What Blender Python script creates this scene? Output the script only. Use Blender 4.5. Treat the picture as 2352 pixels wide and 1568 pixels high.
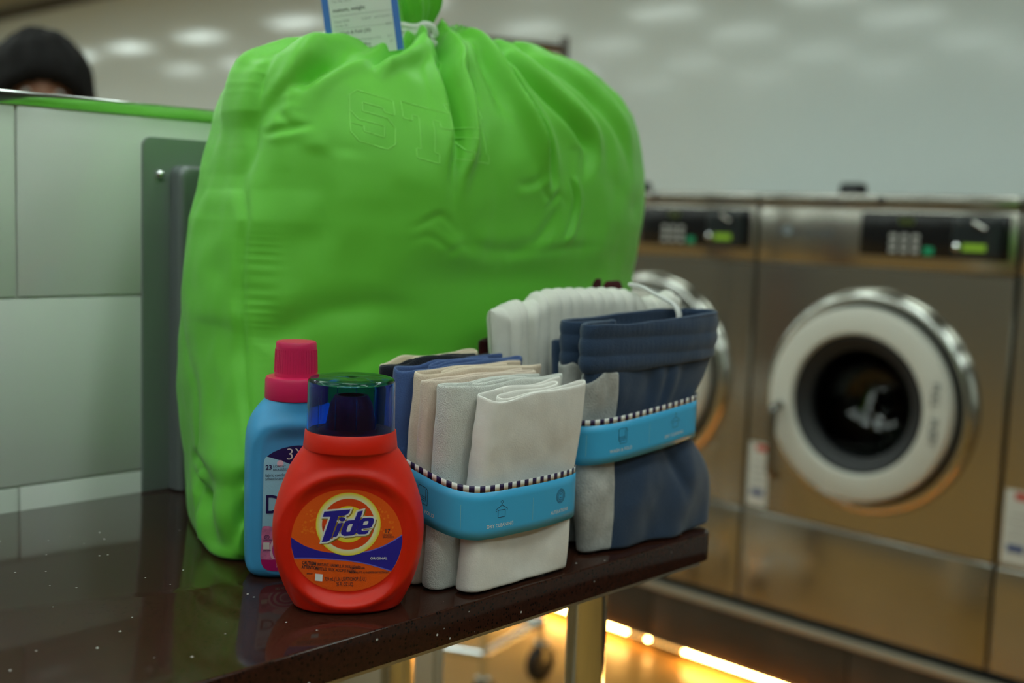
import bpy, bmesh, math, random
import numpy as np
from mathutils import Vector, Matrix, noise as mnoise

for o in list(bpy.data.objects): bpy.data.objects.remove(o, do_unlink=True)
S = bpy.context.scene
COL = S.collection
random.seed(4); RNG = np.random.default_rng(7)
PI = math.pi
T = 0.90                      # table top height

# ------------------------------------------------------------------ camera
cam_d = bpy.data.cameras.new('camera'); cam = bpy.data.objects.new('camera', cam_d); COL.objects.link(cam)
RM = Matrix(((0.69659, 0.05190, -0.71559), (-0.71661, 0.09911, -0.69040), (0.03509, 0.99372, 0.10623)))   # world = RM @ camera
cam.matrix_world = Matrix.Translation((0, 0, 1.25)) @ RM.to_4x4()
cam_d.sensor_width = 36; cam_d.lens = 40.94; cam_d.clip_start = 0.02; cam_d.clip_end = 60
cam_d.dof.use_dof = True; cam_d.dof.focus_distance = 1.06; cam_d.dof.aperture_fstop = 2.8
S.camera = cam
# ------------------------------------------------------------------ world, exposure, light level
W = bpy.data.worlds.new('world'); S.world = W; W.use_nodes = True
W.node_tree.nodes['Background'].inputs[0].default_value = (0.5, 0.55, 0.55, 1)
W.node_tree.nodes['Background'].inputs[1].default_value = 0.25
S.view_settings.view_transform = 'Standard'; S.view_settings.look = 'None'
S.view_settings.gamma = 1.0; S.view_settings.exposure = 0.32; S.view_settings.use_curve_mapping = False
LAMP = 9.8                    # luminance of the ceiling light diffusers
LAMP_COL = (0.84, 1.0, 0.93)
LED = 120.0                   # luminance of the warm diodes under the machines
LED_COL = (1.0, 0.52, 0.13)

# ------------------------------------------------------------------ helpers
def lin(r, g, b):
    f = lambda c: (c/255/12.92 if c/255 <= .04045 else ((c/255+.055)/1.055)**2.4)
    return (f(r), f(g), f(b), 1.0)

MATS = {}
def mat(name, col, rough=.5, metal=0., spec=.5, emit=None, strength=0., trans=0., ior=1.45, sheen=0., coat=0., sss=0., aniso=0.,
        bump=0., bscale=200., bdetail=2., vary=0., vscale=20., alpha=1.):
    m = bpy.data.materials.new(name); m.use_nodes = True; nt = m.node_tree; p = nt.nodes['Principled BSDF']
    if len(col) == 3: col = (*col, 1)
    p.inputs['Base Color'].default_value = col; p.inputs['Roughness'].default_value = rough; p.inputs['Metallic'].default_value = metal
    p.inputs['Specular IOR Level'].default_value = spec; p.inputs['IOR'].default_value = ior
    p.inputs['Transmission Weight'].default_value = trans; p.inputs['Sheen Weight'].default_value = sheen
    p.inputs['Coat Weight'].default_value = coat; p.inputs['Anisotropic'].default_value = aniso; p.inputs['Alpha'].default_value = alpha
    if sss: p.inputs['Subsurface Weight'].default_value = sss; p.inputs['Subsurface Radius'].default_value = (.01, .01, .01)
    if emit: p.inputs['Emission Color'].default_value = (*emit[:3], 1); p.inputs['Emission Strength'].default_value = strength
    tc = nt.nodes.new('ShaderNodeTexCoord')
    if bump:
        n = nt.nodes.new('ShaderNodeTexNoise'); n.inputs['Scale'].default_value = bscale; n.inputs['Detail'].default_value = bdetail
        b = nt.nodes.new('ShaderNodeBump'); b.inputs['Strength'].default_value = bump; b.inputs['Distance'].default_value = .002
        nt.links.new(tc.outputs['Object'], n.inputs['Vector']); nt.links.new(n.outputs['Fac'], b.inputs['Height'])
        nt.links.new(b.outputs['Normal'], p.inputs['Normal'])
    if vary:
        n = nt.nodes.new('ShaderNodeTexNoise'); n.inputs['Scale'].default_value = vscale; n.inputs['Detail'].default_value = 3
        mx = nt.nodes.new('ShaderNodeMix'); mx.data_type = 'RGBA'; mx.blend_type = 'MULTIPLY'; mx.inputs[0].default_value = 1
        r = nt.nodes.new('ShaderNodeMapRange'); r.inputs['From Min'].default_value = .3; r.inputs['From Max'].default_value = .7
        r.inputs['To Min'].default_value = 1-vary; r.inputs['To Max'].default_value = 1+vary*.4
        nt.links.new(tc.outputs['Object'], n.inputs['Vector']); nt.links.new(n.outputs['Fac'], r.inputs['Value'])
        mx.inputs[6].default_value = col; nt.links.new(r.outputs['Result'], mx.inputs[7]); nt.links.new(mx.outputs[2], p.inputs['Base Color'])
    MATS[name] = m
    return m

def finish(o, m, parent, smooth):
    if m is not None:
        for k in (m if isinstance(m, (list, tuple)) else [m]): o.data.materials.append(k)
    if parent is not None: o.parent = parent
    if smooth: o.data.shade_smooth()
    COL.objects.link(o)
    return o

def mesh(name, V, F, m=None, parent=None, smooth=False, mi=None):
    me = bpy.data.meshes.new(name); me.from_pydata([tuple(map(float, v)) for v in V], [], [tuple(f) for f in F]); me.update()
    o = finish(bpy.data.objects.new(name, me), m, parent, smooth)
    if mi is not None: me.polygons.foreach_set('material_index', mi)
    return o

def bmobj(name, bm, m=None, parent=None, smooth=False):
    me = bpy.data.meshes.new(name); bm.normal_update(); bm.to_mesh(me); bm.free()
    return finish(bpy.data.objects.new(name, me), m, parent, smooth)

def box_bm(bm, a, b, bev=0., seg=2, M=None):
    V = [bm.verts.new((x, y, z)) for z in (a[2], b[2]) for y in (a[1], b[1]) for x in (a[0], b[0])]
    F = [bm.faces.new([V[i] for i in f]) for f in ((0, 2, 3, 1), (4, 5, 7, 6), (0, 1, 5, 4), (2, 6, 7, 3), (0, 4, 6, 2), (1, 3, 7, 5))]
    if M is not None: bmesh.ops.transform(bm, matrix=M, verts=V)
    if bev:
        E = list({e for f in F for e in f.edges})
        bmesh.ops.bevel(bm, geom=E, offset=bev, segments=seg, profile=.5, affect='EDGES')

def box(name, a, b, m, parent=None, bev=0., seg=2, smooth=False):
    bm = bmesh.new(); box_bm(bm, a, b, bev, seg); o = bmobj(name, bm, m, parent)
    if bev: o.data.shade_smooth(); o.data.set_sharp_from_angle(angle=math.radians(40))
    return o

def grid(name, P, m, parent=None, closed_u=False, closed_v=False, smooth=True, caps=False):
    """P: array (nv, nu, 3)"""
    nv, nu = P.shape[:2]; F = []
    for j in range(nv if closed_v else nv-1):
        for i in range(nu if closed_u else nu-1):
            i2, j2 = (i+1) % nu, (j+1) % nv
            F.append((j*nu+i, j*nu+i2, j2*nu+i2, j2*nu+i))
    if caps:
        F.append(tuple(range(nu-1, -1, -1))); F.append(tuple((nv-1)*nu+i for i in range(nu)))
    return mesh(name, P.reshape(-1, 3), F, m, parent, smooth)

def lathe_pts(prof, seg=64, axis='z'):
    prof = np.array(prof, float); a = np.linspace(0, 2*PI, seg, endpoint=False)
    R_, Z = prof[:, 0][:, None], prof[:, 1][:, None]
    P = np.stack([R_*np.cos(a), R_*np.sin(a), Z+0*a], -1)
    if axis == 'x': P = np.stack([P[..., 2], P[..., 0], P[..., 1]], -1)
    return P

def lathe(name, prof, m, parent=None, seg=64, axis='z', off=(0, 0, 0), caps=False, sharp=40):
    o = grid(name, lathe_pts(prof, seg, axis)+np.array(off), m, parent, closed_u=True, caps=caps)
    if sharp: o.data.set_sharp_from_angle(angle=math.radians(sharp))
    return o

def resample(pts, step=None, n=None, closed=False):
    pts = np.array(pts, float)
    if closed: pts = np.vstack([pts, pts[:1]])
    d = np.r_[0, np.cumsum(np.linalg.norm(np.diff(pts, axis=0), axis=1))]
    if n is None: n = max(3, int(d[-1]/step)+1)
    s = np.linspace(0, d[-1], n, endpoint=not closed)
    return np.stack([np.interp(s, d, pts[:, k]) for k in range(pts.shape[1])], 1)

def catmull(pts, closed=False, sub=8):
    pts = np.array(pts, float); n = len(pts); out = []
    rng = range(n if closed else n-1)
    for i in rng:
        g = (lambda k: pts[k % n]) if closed else (lambda k: pts[min(max(k, 0), n-1)])
        p0, p1, p2, p3 = g(i-1), g(i), g(i+1), g(i+2)
        for t in np.linspace(0, 1, sub, endpoint=False):
            out.append(.5*((2*p1)+(-p0+p2)*t+(2*p0-5*p1+4*p2-p3)*t*t+(-p0+3*p1-3*p2+p3)*t**3))
    if not closed: out.append(pts[-1])
    return np.array(out)

def tube_pts(pts, r, seg=10, flat=1.):
    pts = np.array(pts, float); n = len(pts); r = np.broadcast_to(np.array(r, float), (n,))
    tan = np.gradient(pts, axis=0); tan /= np.linalg.norm(tan, axis=1)[:, None]+1e-12
    up = np.array([0, 0, 1.]) if abs(tan[0, 2]) < .9 else np.array([1., 0, 0]); P = []
    for i in range(n):
        s = np.cross(tan[i], up); s /= np.linalg.norm(s)+1e-12; up = np.cross(s, tan[i])
        a = np.linspace(0, 2*PI, seg, endpoint=False)
        P.append(pts[i]+r[i]*(np.cos(a)[:, None]*s+flat*np.sin(a)[:, None]*up))
    return np.array(P)

def tube(name, pts, r, m, parent=None, seg=10, flat=1.):
    o = grid(name, tube_pts(pts, r, seg, flat), m, parent, closed_u=True, caps=True); o.data.set_sharp_from_angle(angle=math.radians(60)); return o

def empty(name, loc=(0, 0, 0), rz=0., M=None):
    o = bpy.data.objects.new(name, None); COL.objects.link(o)
    if M is not None: o.matrix_world = M
    else: o.location = loc; o.rotation_euler = (0, 0, rz)
    return o

def tag(o, label, cat, group=None, kind=None):
    if label: o['label'] = label
    if cat: o['category'] = cat
    if group: o['group'] = group
    if kind: o['kind'] = kind
    return o

def copy_tree(o, parent=None):
    c = o.copy(); COL.objects.link(c)
    if parent is not None: c.parent = parent
    for ch in list(o.children): copy_tree(ch, c)
    return c

def sm(a, b, x):
    u = np.clip((np.asarray(x, float)-a)/(b-a), 0, 1); return u*u*(3-2*u)

def nz(P, scale, seed=0.):
    """smooth noise of an (n,3) array"""
    off = Vector((seed*13.7, seed*7.3, seed*3.1))
    return np.array([mnoise.noise(Vector(p)*scale+off) for p in P])

def curve_mesh(c):
    o = bpy.data.objects.new('tmp', c); COL.objects.link(o)
    dg = bpy.context.evaluated_depsgraph_get(); me = bpy.data.meshes.new_from_object(o.evaluated_get(dg))
    bpy.data.objects.remove(o, do_unlink=True); bpy.data.curves.remove(c)
    V = np.array([v.co[:] for v in me.vertices]).reshape(-1, 3); F = [tuple(p.vertices) for p in me.polygons]
    bpy.data.meshes.remove(me)
    return V, F

def text_vf(body, size, bold=0., shear=0., align='CENTER', sx=1., spacing=1.):
    c = bpy.data.curves.new('t', 'FONT'); c.body = body; c.size = size; c.align_x = align; c.align_y = 'CENTER'; c.shear = shear
    c.offset = bold*size; c.resolution_u = 3; c.fill_mode = 'FRONT' if hasattr(c, 'fill_mode') else c.fill_mode; c.space_character = spacing
    V, F = curve_mesh(c); V[:, 0] *= sx
    return V, F

def poly_vf(loops, offset=0.):
    c = bpy.data.curves.new('p', 'CURVE'); c.dimensions = '2D'; c.fill_mode = 'FRONT'; c.offset = offset
    for L in loops:
        s = c.splines.new('POLY'); s.points.add(len(L)-1); s.use_cyclic_u = True
        for p, q in zip(s.points, L): p.co = (q[0], q[1], 0, 1)
    return curve_mesh(c)

def strokes_vf(lines, w):
    """thin flat strokes along 2D polylines"""
    V, F = [], []
    for L in lines:
        L = np.array(L, float); t = np.gradient(L, axis=0); t /= np.linalg.norm(t, axis=1)[:, None]+1e-12
        nrm = np.stack([-t[:, 1], t[:, 0]], 1)*w/2; k = len(V)
        for p, q in zip(L, nrm): V += [(*(p+q), 0), (*(p-q), 0)]
        for i in range(len(L)-1): F.append((k+2*i+1, k+2*i+3, k+2*i+2, k+2*i))
    return np.array(V), F

def flat(name, VF, m, parent, off=(0, 0), layer=0., fn=None):
    """print: a flat shape laid on a plane or, through fn(u, v, layer), on a curved surface"""
    V, F = VF; V = np.array(V, float).copy()
    if fn is None: Q = np.stack([V[:, 0]+off[0], V[:, 1]+off[1], np.full(len(V), layer)], 1)
    else: Q = fn(V[:, 0]+off[0], V[:, 1]+off[1], layer)
    return mesh(name, Q, F, m, parent)

def circ(cx, cy, r, n=48, ry=None, a0=0, a1=2*PI, endpoint=False):
    a = np.linspace(a0, a1, n, endpoint=endpoint); return [(cx+r*math.cos(t), cy+(ry or r)*math.sin(t)) for t in a]

# ------------------------------------------------------------------ the room
M_wall = mat('gloss_paint', (.81, .885, .87), rough=.10, spec=.6, bump=.05, bscale=5, bdetail=1)
M_ceil = mat('ceiling_paint', (.42, .44, .43), rough=.8)
M_floor = mat('floor_tile', (.40, .210, .045), rough=.38, vary=.15, vscale=3)
M_trim = mat('brown_trim', (.06, .045, .03), rough=.4)
def struct(o): o['kind'] = 'structure'; return o
X0, X1, Y0, Y1, ZC = -4.2, 3.5, -3.2, 12.0, 2.62
struct(box('floor', (X0, Y0, -.1), (X1, Y1, 0), M_floor))
struct(box('ceiling', (X0, Y0, ZC), (X1, Y1, ZC+.1), M_ceil))
struct(box('wall_back', (X1, Y0, -.1), (X1+.12, Y1, ZC+.1), M_wall))
struct(box('wall_left', (X0, Y1, -.1), (X1+.12, Y1+.12, ZC+.1), M_wall))
M_dim = mat('grey_paint', (.17, .18, .17), rough=.6)
struct(box('wall_right', (X0, Y0-.12, -.1), (X1+.12, Y0, ZC+.1), M_dim))
struct(box('wall_front', (X0-.12, Y0-.12, -.1), (X0, Y1+.12, ZC+.1), M_dim))
struct(box('trim_1', (X1-.03, Y0, 2.50), (X1, Y1, 2.575), M_trim, bev=.006))

# ceiling lights: rows of small rectangular fixtures
M_lamp = mat('lamp_diffuser', (.9, .9, .9), emit=LAMP_COL, strength=LAMP)
M_white = mat('white_enamel', (.75, .75, .73), rough=.4)
lamp0 = None
for lx in (-2.2, -1.13, -.07, .84, 1.95):
    for ly in (-1.2, 0., 1.17, 2.34, 3.5, 4.68, 5.86, 7.15, 8.45, 9.6, 10.6):
        if lamp0 is None:
            r = empty('ceiling_light', (lx, ly, ZC))
            tag(r, 'flat rectangular ceiling light in the rows overhead', 'ceiling light', 'rows of ceiling lights')
            box('diffuser', (-.12, -.26, -.026), (.12, .26, -.018), M_lamp, r)
            bm = bmesh.new()
            for a, b in (((-.14, -.28, -.03), (-.12, .28, 0)), ((.12, -.28, -.03), (.14, .28, 0)), ((-.12, -.28, -.03), (.12, -.26, 0)), ((-.12, .26, -.03), (.12, .28, 0))):
                box_bm(bm, a, b)
            bmobj('housing', bm, M_white, r); lamp0 = r
        else:
            c = copy_tree(lamp0); c.location = (lx, ly, ZC)

# ------------------------------------------------------------------ tiled partition behind the table
YW = 1.293
M_grout = mat('grout', (.68, .70, .66), rough=.8)
M_tile = mat('white_tile', (.74, .77, .73), rough=.16, spec=.5, bump=.03, bscale=9)
part = struct(box('wall_partition', (-.75, YW+.004, 0), (1.209, YW+.115, 1.353), M_grout))
rows = [(0, .071)]+[(.071+.214*k, .071+.214*(k+1)) for k in range(6)]
tl = .43; shared = {}
for k, (za, zb) in enumerate(rows):
    shift = 0 if k % 2 == 0 else tl/2
    x = .546+shift-4*tl
    while x < 1.20:
        a, b = max(x, -.75), min(x+tl, 1.211)
        if b-a > .02:
            key = (round(b-a, 3), round(zb-za, 3))
            if key in shared:
                o = bpy.data.objects.new('tile', shared[key]); o.parent = part; COL.objects.link(o)
            else:
                o = box('tile', (.0012, 0, .0012), (b-a-.0012, .008, zb-za-.0012), M_tile, part, bev=.0018); shared[key] = o.data
            o.location = (a, YW, za)
        x += tl
box('end_tile', (1.203, YW, 0), (1.212, YW+.115, 1.353), M_tile, part, bev=.002)
M_chrome = mat('chrome', (.75, .77, .77), rough=.08, metal=1)
M_chrome_b = mat('brushed_edge_profile', (.62, .64, .63), rough=.10, metal=1)
tr = struct(box('trim_2', (-.75, YW-.003, 1.353), (1.214, YW+.12, 1.3685), M_chrome_b, bev=.0012))

# stainless wall box on the partition, behind the bag
M_ss = mat('grey_steel_plate', (.24, .275, .26), rough=.34, metal=.25, bump=.02, bscale=60)
M_ss2 = mat('grey_steel_cover', (.20, .22, .225), rough=.34, metal=.3)
def square(o):            # straight lower edge standing just above the table top
    for v in o.data.vertices: v.co.z = max(v.co.z, -.0045)
pl = empty('wall_plate', (.695, YW, .905)); tag(pl, 'grey steel wall plate with rounded corners screwed to the white tiles', 'wall plate')
def rrect(w, h, r, n=8):
    pts = []
    for (cx, cy, a) in ((w-r, h-r, 0), (r, h-r, PI/2), (r, r, PI), (w-r, r, 1.5*PI)):
        pts += [(cx+r*math.cos(a+t), cy+r*math.sin(a+t)) for t in np.linspace(0, PI/2, n)]
    return pts
def rr_slab(name, w, h, r, y0, y1, bev, m, parent, off=(0, 0)):
    L = np.array(rrect(w, h, r)); c = np.array([w/2, h/2]); secs = []
    def ring(s, y): q = c+(L-c)*(1-s/np.array([w/2, h/2])); return np.stack([q[:, 0]+off[0], np.full(len(q), y), q[:, 1]+off[1]], 1)
    secs = [ring(0, y0)]+[ring(bev*(1-math.cos(t)), y1+bev*(1-math.sin(t))) for t in np.linspace(0, PI/2, 6)]
    return grid(name, np.array(secs), m, parent, closed_u=True, caps=True)
o = rr_slab('plate', .40, .455, .011, 0, -.0035, .0012, M_ss, pl, (0, -.03)); square(o); o.data.set_sharp_from_angle(angle=math.radians(50))
o = rr_slab('cover', .325, .46, .012, -.003, -.028, .008, M_ss2, pl, (.036, -.067)); square(o); o.data.set_sharp_from_angle(angle=math.radians(70))
for (x, z) in ((.0215, .381), (.378, .381)):
    lathe('dome_screw', [(0, .0075), (.003, .0068), (.0052, .0045), (.006, .0015), (.006, 0)], M_chrome, pl, seg=20, off=(0, 0, 0), sharp=0)
for o, (x, z) in zip([c for c in pl.children if c.name.startswith('dome_screw')], ((.0215, .381), (.378, .381))):
    o.rotation_euler = (PI/2, 0, 0); o.location = (x, -.0035, z)

# ------------------------------------------------------------------ folding table
def quartz():
    m = mat('brown_quartz', lin(52, 30, 22), rough=.08, spec=.36); nt = m.node_tree; p = nt.nodes['Principled BSDF']; L = nt.links.new
    tc = nt.nodes.new('ShaderNodeTexCoord')
    def vor(scale, thr0, thr1, seedoff):
        mp = nt.nodes.new('ShaderNodeMapping'); mp.inputs['Location'].default_value = seedoff
        v = nt.nodes.new('ShaderNodeTexVoronoi'); v.inputs['Scale'].default_value = scale
        L(tc.outputs['Object'], mp.inputs['Vector']); L(mp.outputs['Vector'], v.inputs['Vector'])
        r = nt.nodes.new('ShaderNodeMapRange'); r.inputs['From Min'].default_value = thr0; r.inputs['From Max'].default_value = thr1
        r.inputs['To Min'].default_value = 1; r.inputs['To Max'].default_value = 0
        L(v.outputs['Distance'], r.inputs['Value']); return v, r
    def pick(v, lo):      # only some cells
        s = nt.nodes.new('ShaderNodeSeparateColor'); L(v.outputs['Color'], s.inputs[0])
        g = nt.nodes.new('ShaderNodeMath'); g.operation = 'GREATER_THAN'; g.inputs[1].default_value = lo; L(s.outputs[0], g.inputs[0]); return g
    def mul(a, b):
        k = nt.nodes.new('ShaderNodeMath'); k.operation = 'MULTIPLY'; L(a, k.inputs[0]); L(b, k.inputs[1]); return k.outputs[0]
    n = nt.nodes.new('ShaderNodeTexNoise'); n.inputs['Scale'].default_value = 260; n.inputs['Detail'].default_value = 3; L(tc.outputs['Object'], n.inputs['Vector'])
    cr = nt.nodes.new('ShaderNodeMix'); cr.data_type = 'RGBA'; cr.inputs[6].default_value = lin(38, 21, 15); cr.inputs[7].default_value = lin(66, 36, 26)
    L(n.outputs['Fac'], cr.inputs[0])
    v1, r1 = vor(330, .28, .42, (0, 0, 0)); g1 = pick(v1, .62)
    m1 = nt.nodes.new('ShaderNodeMix'); m1.data_type = 'RGBA'; m1.inputs[7].default_value = lin(16, 10, 8); L(cr.outputs[2], m1.inputs[6]); L(mul(r1.outputs[0], g1.outputs[0]), m1.inputs[0])
    v2, r2 = vor(130, .08, .17, (3.3, 1.7, .4)); g2 = pick(v2, .935)
    m2 = nt.nodes.new('ShaderNodeMix'); m2.data_type = 'RGBA'; m2.inputs[7].default_value = (.75, .75, .72, 1); L(m1.outputs[2], m2.inputs[6]); L(mul(r2.outputs[0], g2.outputs[0]), m2.inputs[0])
    L(m2.outputs[2], p.inputs['Base Color'])
    return m
M_quartz = quartz()
TX0, TX1, TY0 = -.55, 1.112, .735
tb = empty('folding_table', (.28, 1.01, 0)); tag(tb, 'folding table with a speckled dark brown stone top on chrome legs', 'table')
bm = bmesh.new()
box_bm(bm, (TX0, TY0, T-.032), (TX1, YW-.001, T))
ve = [e for e in bm.edges if abs(e.verts[0].co.z-e.verts[1].co.z) > .01 and e.verts[0].co.x > 1 and e.verts[0].co.y < .8]
bmesh.ops.bevel(bm, geom=ve, offset=.022, segments=8, profile=.5, affect='EDGES')
te = [e for e in bm.edges if abs(e.verts[0].co.z-e.verts[1].co.z) < .001 and all(v.co.z > T-.001 for v in e.verts)]
bmesh.ops.bevel(bm, geom=te, offset=.0025, segments=3, profile=.5, affect='EDGES')
bmesh.ops.translate(bm, verts=bm.verts, vec=(-.28, -1.01, 0))
o = bmobj('tabletop', bm, M_quartz, tb); o.data.shade_smooth(); o.data.set_sharp_from_angle(angle=math.radians(35))
o['label'] = 'speckled dark brown polished stone top'
M_alu = mat('aluminium_frame', (.55, .56, .54), rough=.3, metal=1)
box('support_frame', (TX0-.28+.02, TY0-1.01+.004, T-.037), (TX1-.28-.025, YW-1.01-.02, T-.0325), M_alu, tb)
for (x, y) in ((1.012, .84), (1.018, 1.18), (-.45, .84), (-.45, 1.18)):
    lg = lathe('leg', [(.0235, .012), (.0235, T-.038)], M_chrome, tb, seg=40, off=(x-.28, y-1.01, 0), caps=True)
    lathe('foot', [(.03, .0), (.032, .004), (.03, .012), (.0, .013)], MATS['brown_trim'], lg, seg=32, off=(x-.28, y-1.01, 0))
    lathe('flange', [(.024, T-.052), (.04, T-.048), (.042, T-.0375), (.0, T-.0375)], M_alu, lg, seg=32, off=(x-.28, y-1.01, 0))
# ------------------------------------------------------------------ laundry bag
M_bag = mat('green_nylon', (.140, .56, .040), rough=.46, spec=.35, sheen=.12, bump=.05, bscale=900)
M_cord = mat('white_cord', (.78, .80, .74), rough=.8, bump=.4, bscale=500)
BAG = [(0.0, 0.312, 0.13), (0.01, 0.314, 0.155), (0.02, 0.315, 0.175), (0.03, 0.316, 0.19), (0.045, 0.316, 0.212), (0.06, 0.316, 0.23), (0.08, 0.317, 0.25),
       (0.1, 0.316, 0.267), (0.13, 0.314, 0.287), (0.16, 0.313, 0.303), (0.2, 0.312, 0.318), (0.24, 0.311, 0.33), (0.28, 0.306, 0.336), (0.3, 0.303, 0.343),
       (0.32, 0.3, 0.347), (0.34, 0.298, 0.35), (0.36, 0.293, 0.351), (0.38, 0.288, 0.353), (0.4, 0.285, 0.351), (0.42, 0.283, 0.349), (0.44, 0.281, 0.344),
       (0.46, 0.278, 0.333), (0.47, 0.277, 0.323), (0.48, 0.276, 0.314), (0.49, 0.274, 0.304), (0.5, 0.272, 0.294), (0.51, 0.269, 0.285), (0.52, 0.264, 0.266),
       (0.53, 0.256, 0.246), (0.535, 0.251, 0.232), (0.54, 0.245, 0.219), (0.545, 0.238, 0.206), (0.549, 0.22, 0.165), (0.552, .16, .12), (0.555, .085, .07), (.558, .045, .042), (.562, .027, .027), (.572, .024, .024)]
BAG = np.array(BAG); CX, CY, ZN = .96, 1.085, .552
def bag_b(z):
    if z < .06: return .145+.02*math.sqrt(max(0, 1-((.06-z)/.06)**2))
    if z < .33: return .165
    if z < .546: return .165*math.sqrt(max(0, 1-((z-.33)/(ZN+.004-.33))**2.6))
    return float(np.interp(z, [.546, .549, .552, .555, .558, .562, .572], [.0553, .050, .046, .040, .033, .027, .024]))
zr = np.r_[np.linspace(0, .06, 14), np.linspace(.06, .46, 150)[1:], np.linspace(.46, .549, 54)[1:], [.5505, .552, .5535, .555, .5565, .558, .560, .562, .567, .572]]
NT = 600; th = np.linspace(0, 2*PI, NT, endpoint=False)-PI/2-.0
P = np.zeros((len(zr), NT, 3))
for j, z in enumerate(zr):
    aL, aR = np.interp(z, BAG[:, 0], BAG[:, 1]), np.interp(z, BAG[:, 0], BAG[:, 2]); b = bag_b(z)
    N = 4.5-2.0*sm(0, .25, z)
    N = N-.5*sm(.545, .565, z)
    c, s = np.cos(th), np.sin(th); px = np.sign(c)*np.abs(c)**(2/N); py = np.sign(s)*np.abs(s)**(2/N)
    a = np.where(px < 0, aL, aR); y = CY+b*py
    x = CX+a*px+.42*(1-sm(0, .3, z))*(y-CY)*np.clip(-px, 0, 1)
    tilt = .11*(x-CX)*sm(.3, .5, z)
    x = x-.036*sm(.49, .556, z)*np.clip(1-np.abs(x-CX)/.24, 0, 1)
    P[j] = np.stack([x, y, z+tilt-.006*sm(.53, .556, z)], 1)
# resample every ring evenly so that the folds find vertices everywhere
for j in range(len(zr)):
    q = resample(P[j], n=NT, closed=True)
    P[j] = q
du = np.roll(P, -1, 1)-np.roll(P, 1, 1); dv = np.gradient(P, axis=0)
NR = np.cross(du, dv); NR /= np.linalg.norm(NR, axis=2)[..., None]+1e-12
X_, Y_, Z_ = P[..., 0], P[..., 1], P[..., 2]
front = sm(1.16, 1.05, Y_) if False else 1-sm(1.05, 1.16, Y_)
D = np.zeros(P.shape[:2])
def fold(pts, w, d, ridge=1., side=1, ends=(.15, .35), rw=1.4, ro=1.7):
    """valley of width w and depth d along an (x, z) line on the front, a ridge beside it"""
    global D
    L = catmull(np.array(pts, float), sub=6); best = np.full(X_.shape, 9.); sg = np.zeros(X_.shape); tt = np.zeros(X_.shape); n = len(L)
    for i in range(n-1):
        a, b = L[i], L[i+1]; e = b-a; l2 = e@e+1e-12
        t = np.clip(((X_-a[0])*e[0]+(Z_-a[1])*e[1])/l2, 0, 1)
        dx, dz = X_-a[0]-t*e[0], Z_-a[1]-t*e[1]; dd = np.hypot(dx, dz); m = dd < best
        best = np.where(m, dd, best); sg = np.where(m, np.sign(e[0]*dz-e[1]*dx), sg); tt = np.where(m, (i+t)/(n-1), tt)
    env = sm(0, ends[0], tt)*(1-sm(1-ends[1], 1, tt)) if ends[0] > 0 else 1-sm(1-ends[1], 1, tt)
    s = best*sg*side
    D = D+front*env*d*(-np.exp(-(s/w)**2)+ridge*np.exp(-((s-ro*w)/(rw*w))**2)+.35*ridge*np.exp(-((s+ro*w)/(rw*w))**2))
fold([(.935, .552), (.918, .535), (.895, .511), (.887, .483), (.881, .456), (.875, .427), (.863, .393), (.861, .355)], .0075, .024, 1., 1, (0, .45), 1.3, 1.5)
fold([(.985, .55), (.981, .535), (.982, .504), (.99, .475), (1.001, .446), (1.01, .416), (1.02, .375)], .0075, .024, 1.0, -1, (0, .35), 1.3, 1.5)
fold([(.86, .54), (.816, .524), (.779, .515), (.747, .499), (.724, .478), (.705, .44)], .0065, .015, .8, -1, (.22, .4))
fold([(.79, .525), (.752, .501), (.713, .475), (.691, .443), (.68, .40)], .005, .005, .7, -1, (.3, .4))
fold([(.74, .51), (.705, .485), (.688, .443), (.681, .407), (.673, .355)], .009, .009, .6, -1, (.35, .5))
fold([(.9, .545), (.848, .527), (.819, .516), (.795, .50)], .005, .011, 1, 1, (0, .4))
fold([(.95, .545), (.93, .525), (.92, .50), (.915, .46)], .005, .006, .8, 1, (0, .6))
fold([(.97, .55), (.955, .52), (.95, .49), (.955, .44)], .006, .005, .8, -1, (0, .6))
fold([(1.018, .385), (1.02, .351), (.99, .322), (.935, .310), (.883, .321), (.862, .355)], .009, .0030, .7, 1, (.25, .35))
fold([(.806, .332), (.83, .344), (.849, .347), (.875, .322)], .004, .0014, .5, 1, (.3, .5))
fold([(.80, .318), (.83, .326), (.86, .312), (.89, .305)], .004, .0010, .6, 1, (.3, .5))
fold([(.85, .30), (.875, .317), (.9, .305)], .004, .0010, .6, 1, (.3, .5))
fold([(1.01, .555), (1.0, .535), (1.03, .50), (1.079, .457), (1.093, .432), (1.067, .39)], .010, .014, .8, 1, (0, .4))
fold([(1.04, .555), (1.06, .545), (1.12, .51), (1.17, .46), (1.19, .40)], .012, .012, .8, 1, (0, .5))
fold([(.65, .085), (.63, .08), (.624, .066), (.629, .03)], .007, .008, .4, 1, (.1, .2))
fold([(.615, .004), (.618, .03), (.63, .055), (.66, .085)], .007, .008, .4, -1, (.1, .3))
fold([(.66, .02), (.70, .045), (.74, .05)], .007, .004, 1, 1)
fold([(.939, .305), (.946, .26), (.944, .19)], .006, .0012, .2, 1, (.1, .3))
fold([(.944, .305), (1.028, .313), (1.137, .321)], .006, .0016, .4, 1, (.1, .5))
fold([(.709, .465), (.702, .45), (.707, .432)], .004, .0026, .7, 1, (.3, .4)); fold([(.688, .425), (.702, .43), (.725, .438)], .004, .0026, .7, -1, (.3, .4))
fold([(.724, .417), (.721, .377), (.722, .334), (.713, .27)], .012, .004, .6, 1)
fold([(.664, .209), (.701, .24), (.778, .254), (.875, .24)], .014, .004, .6, 1)
fold([(.70, .17), (.78, .205), (.87, .20)], .012, .0035, .6, 1)
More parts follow.
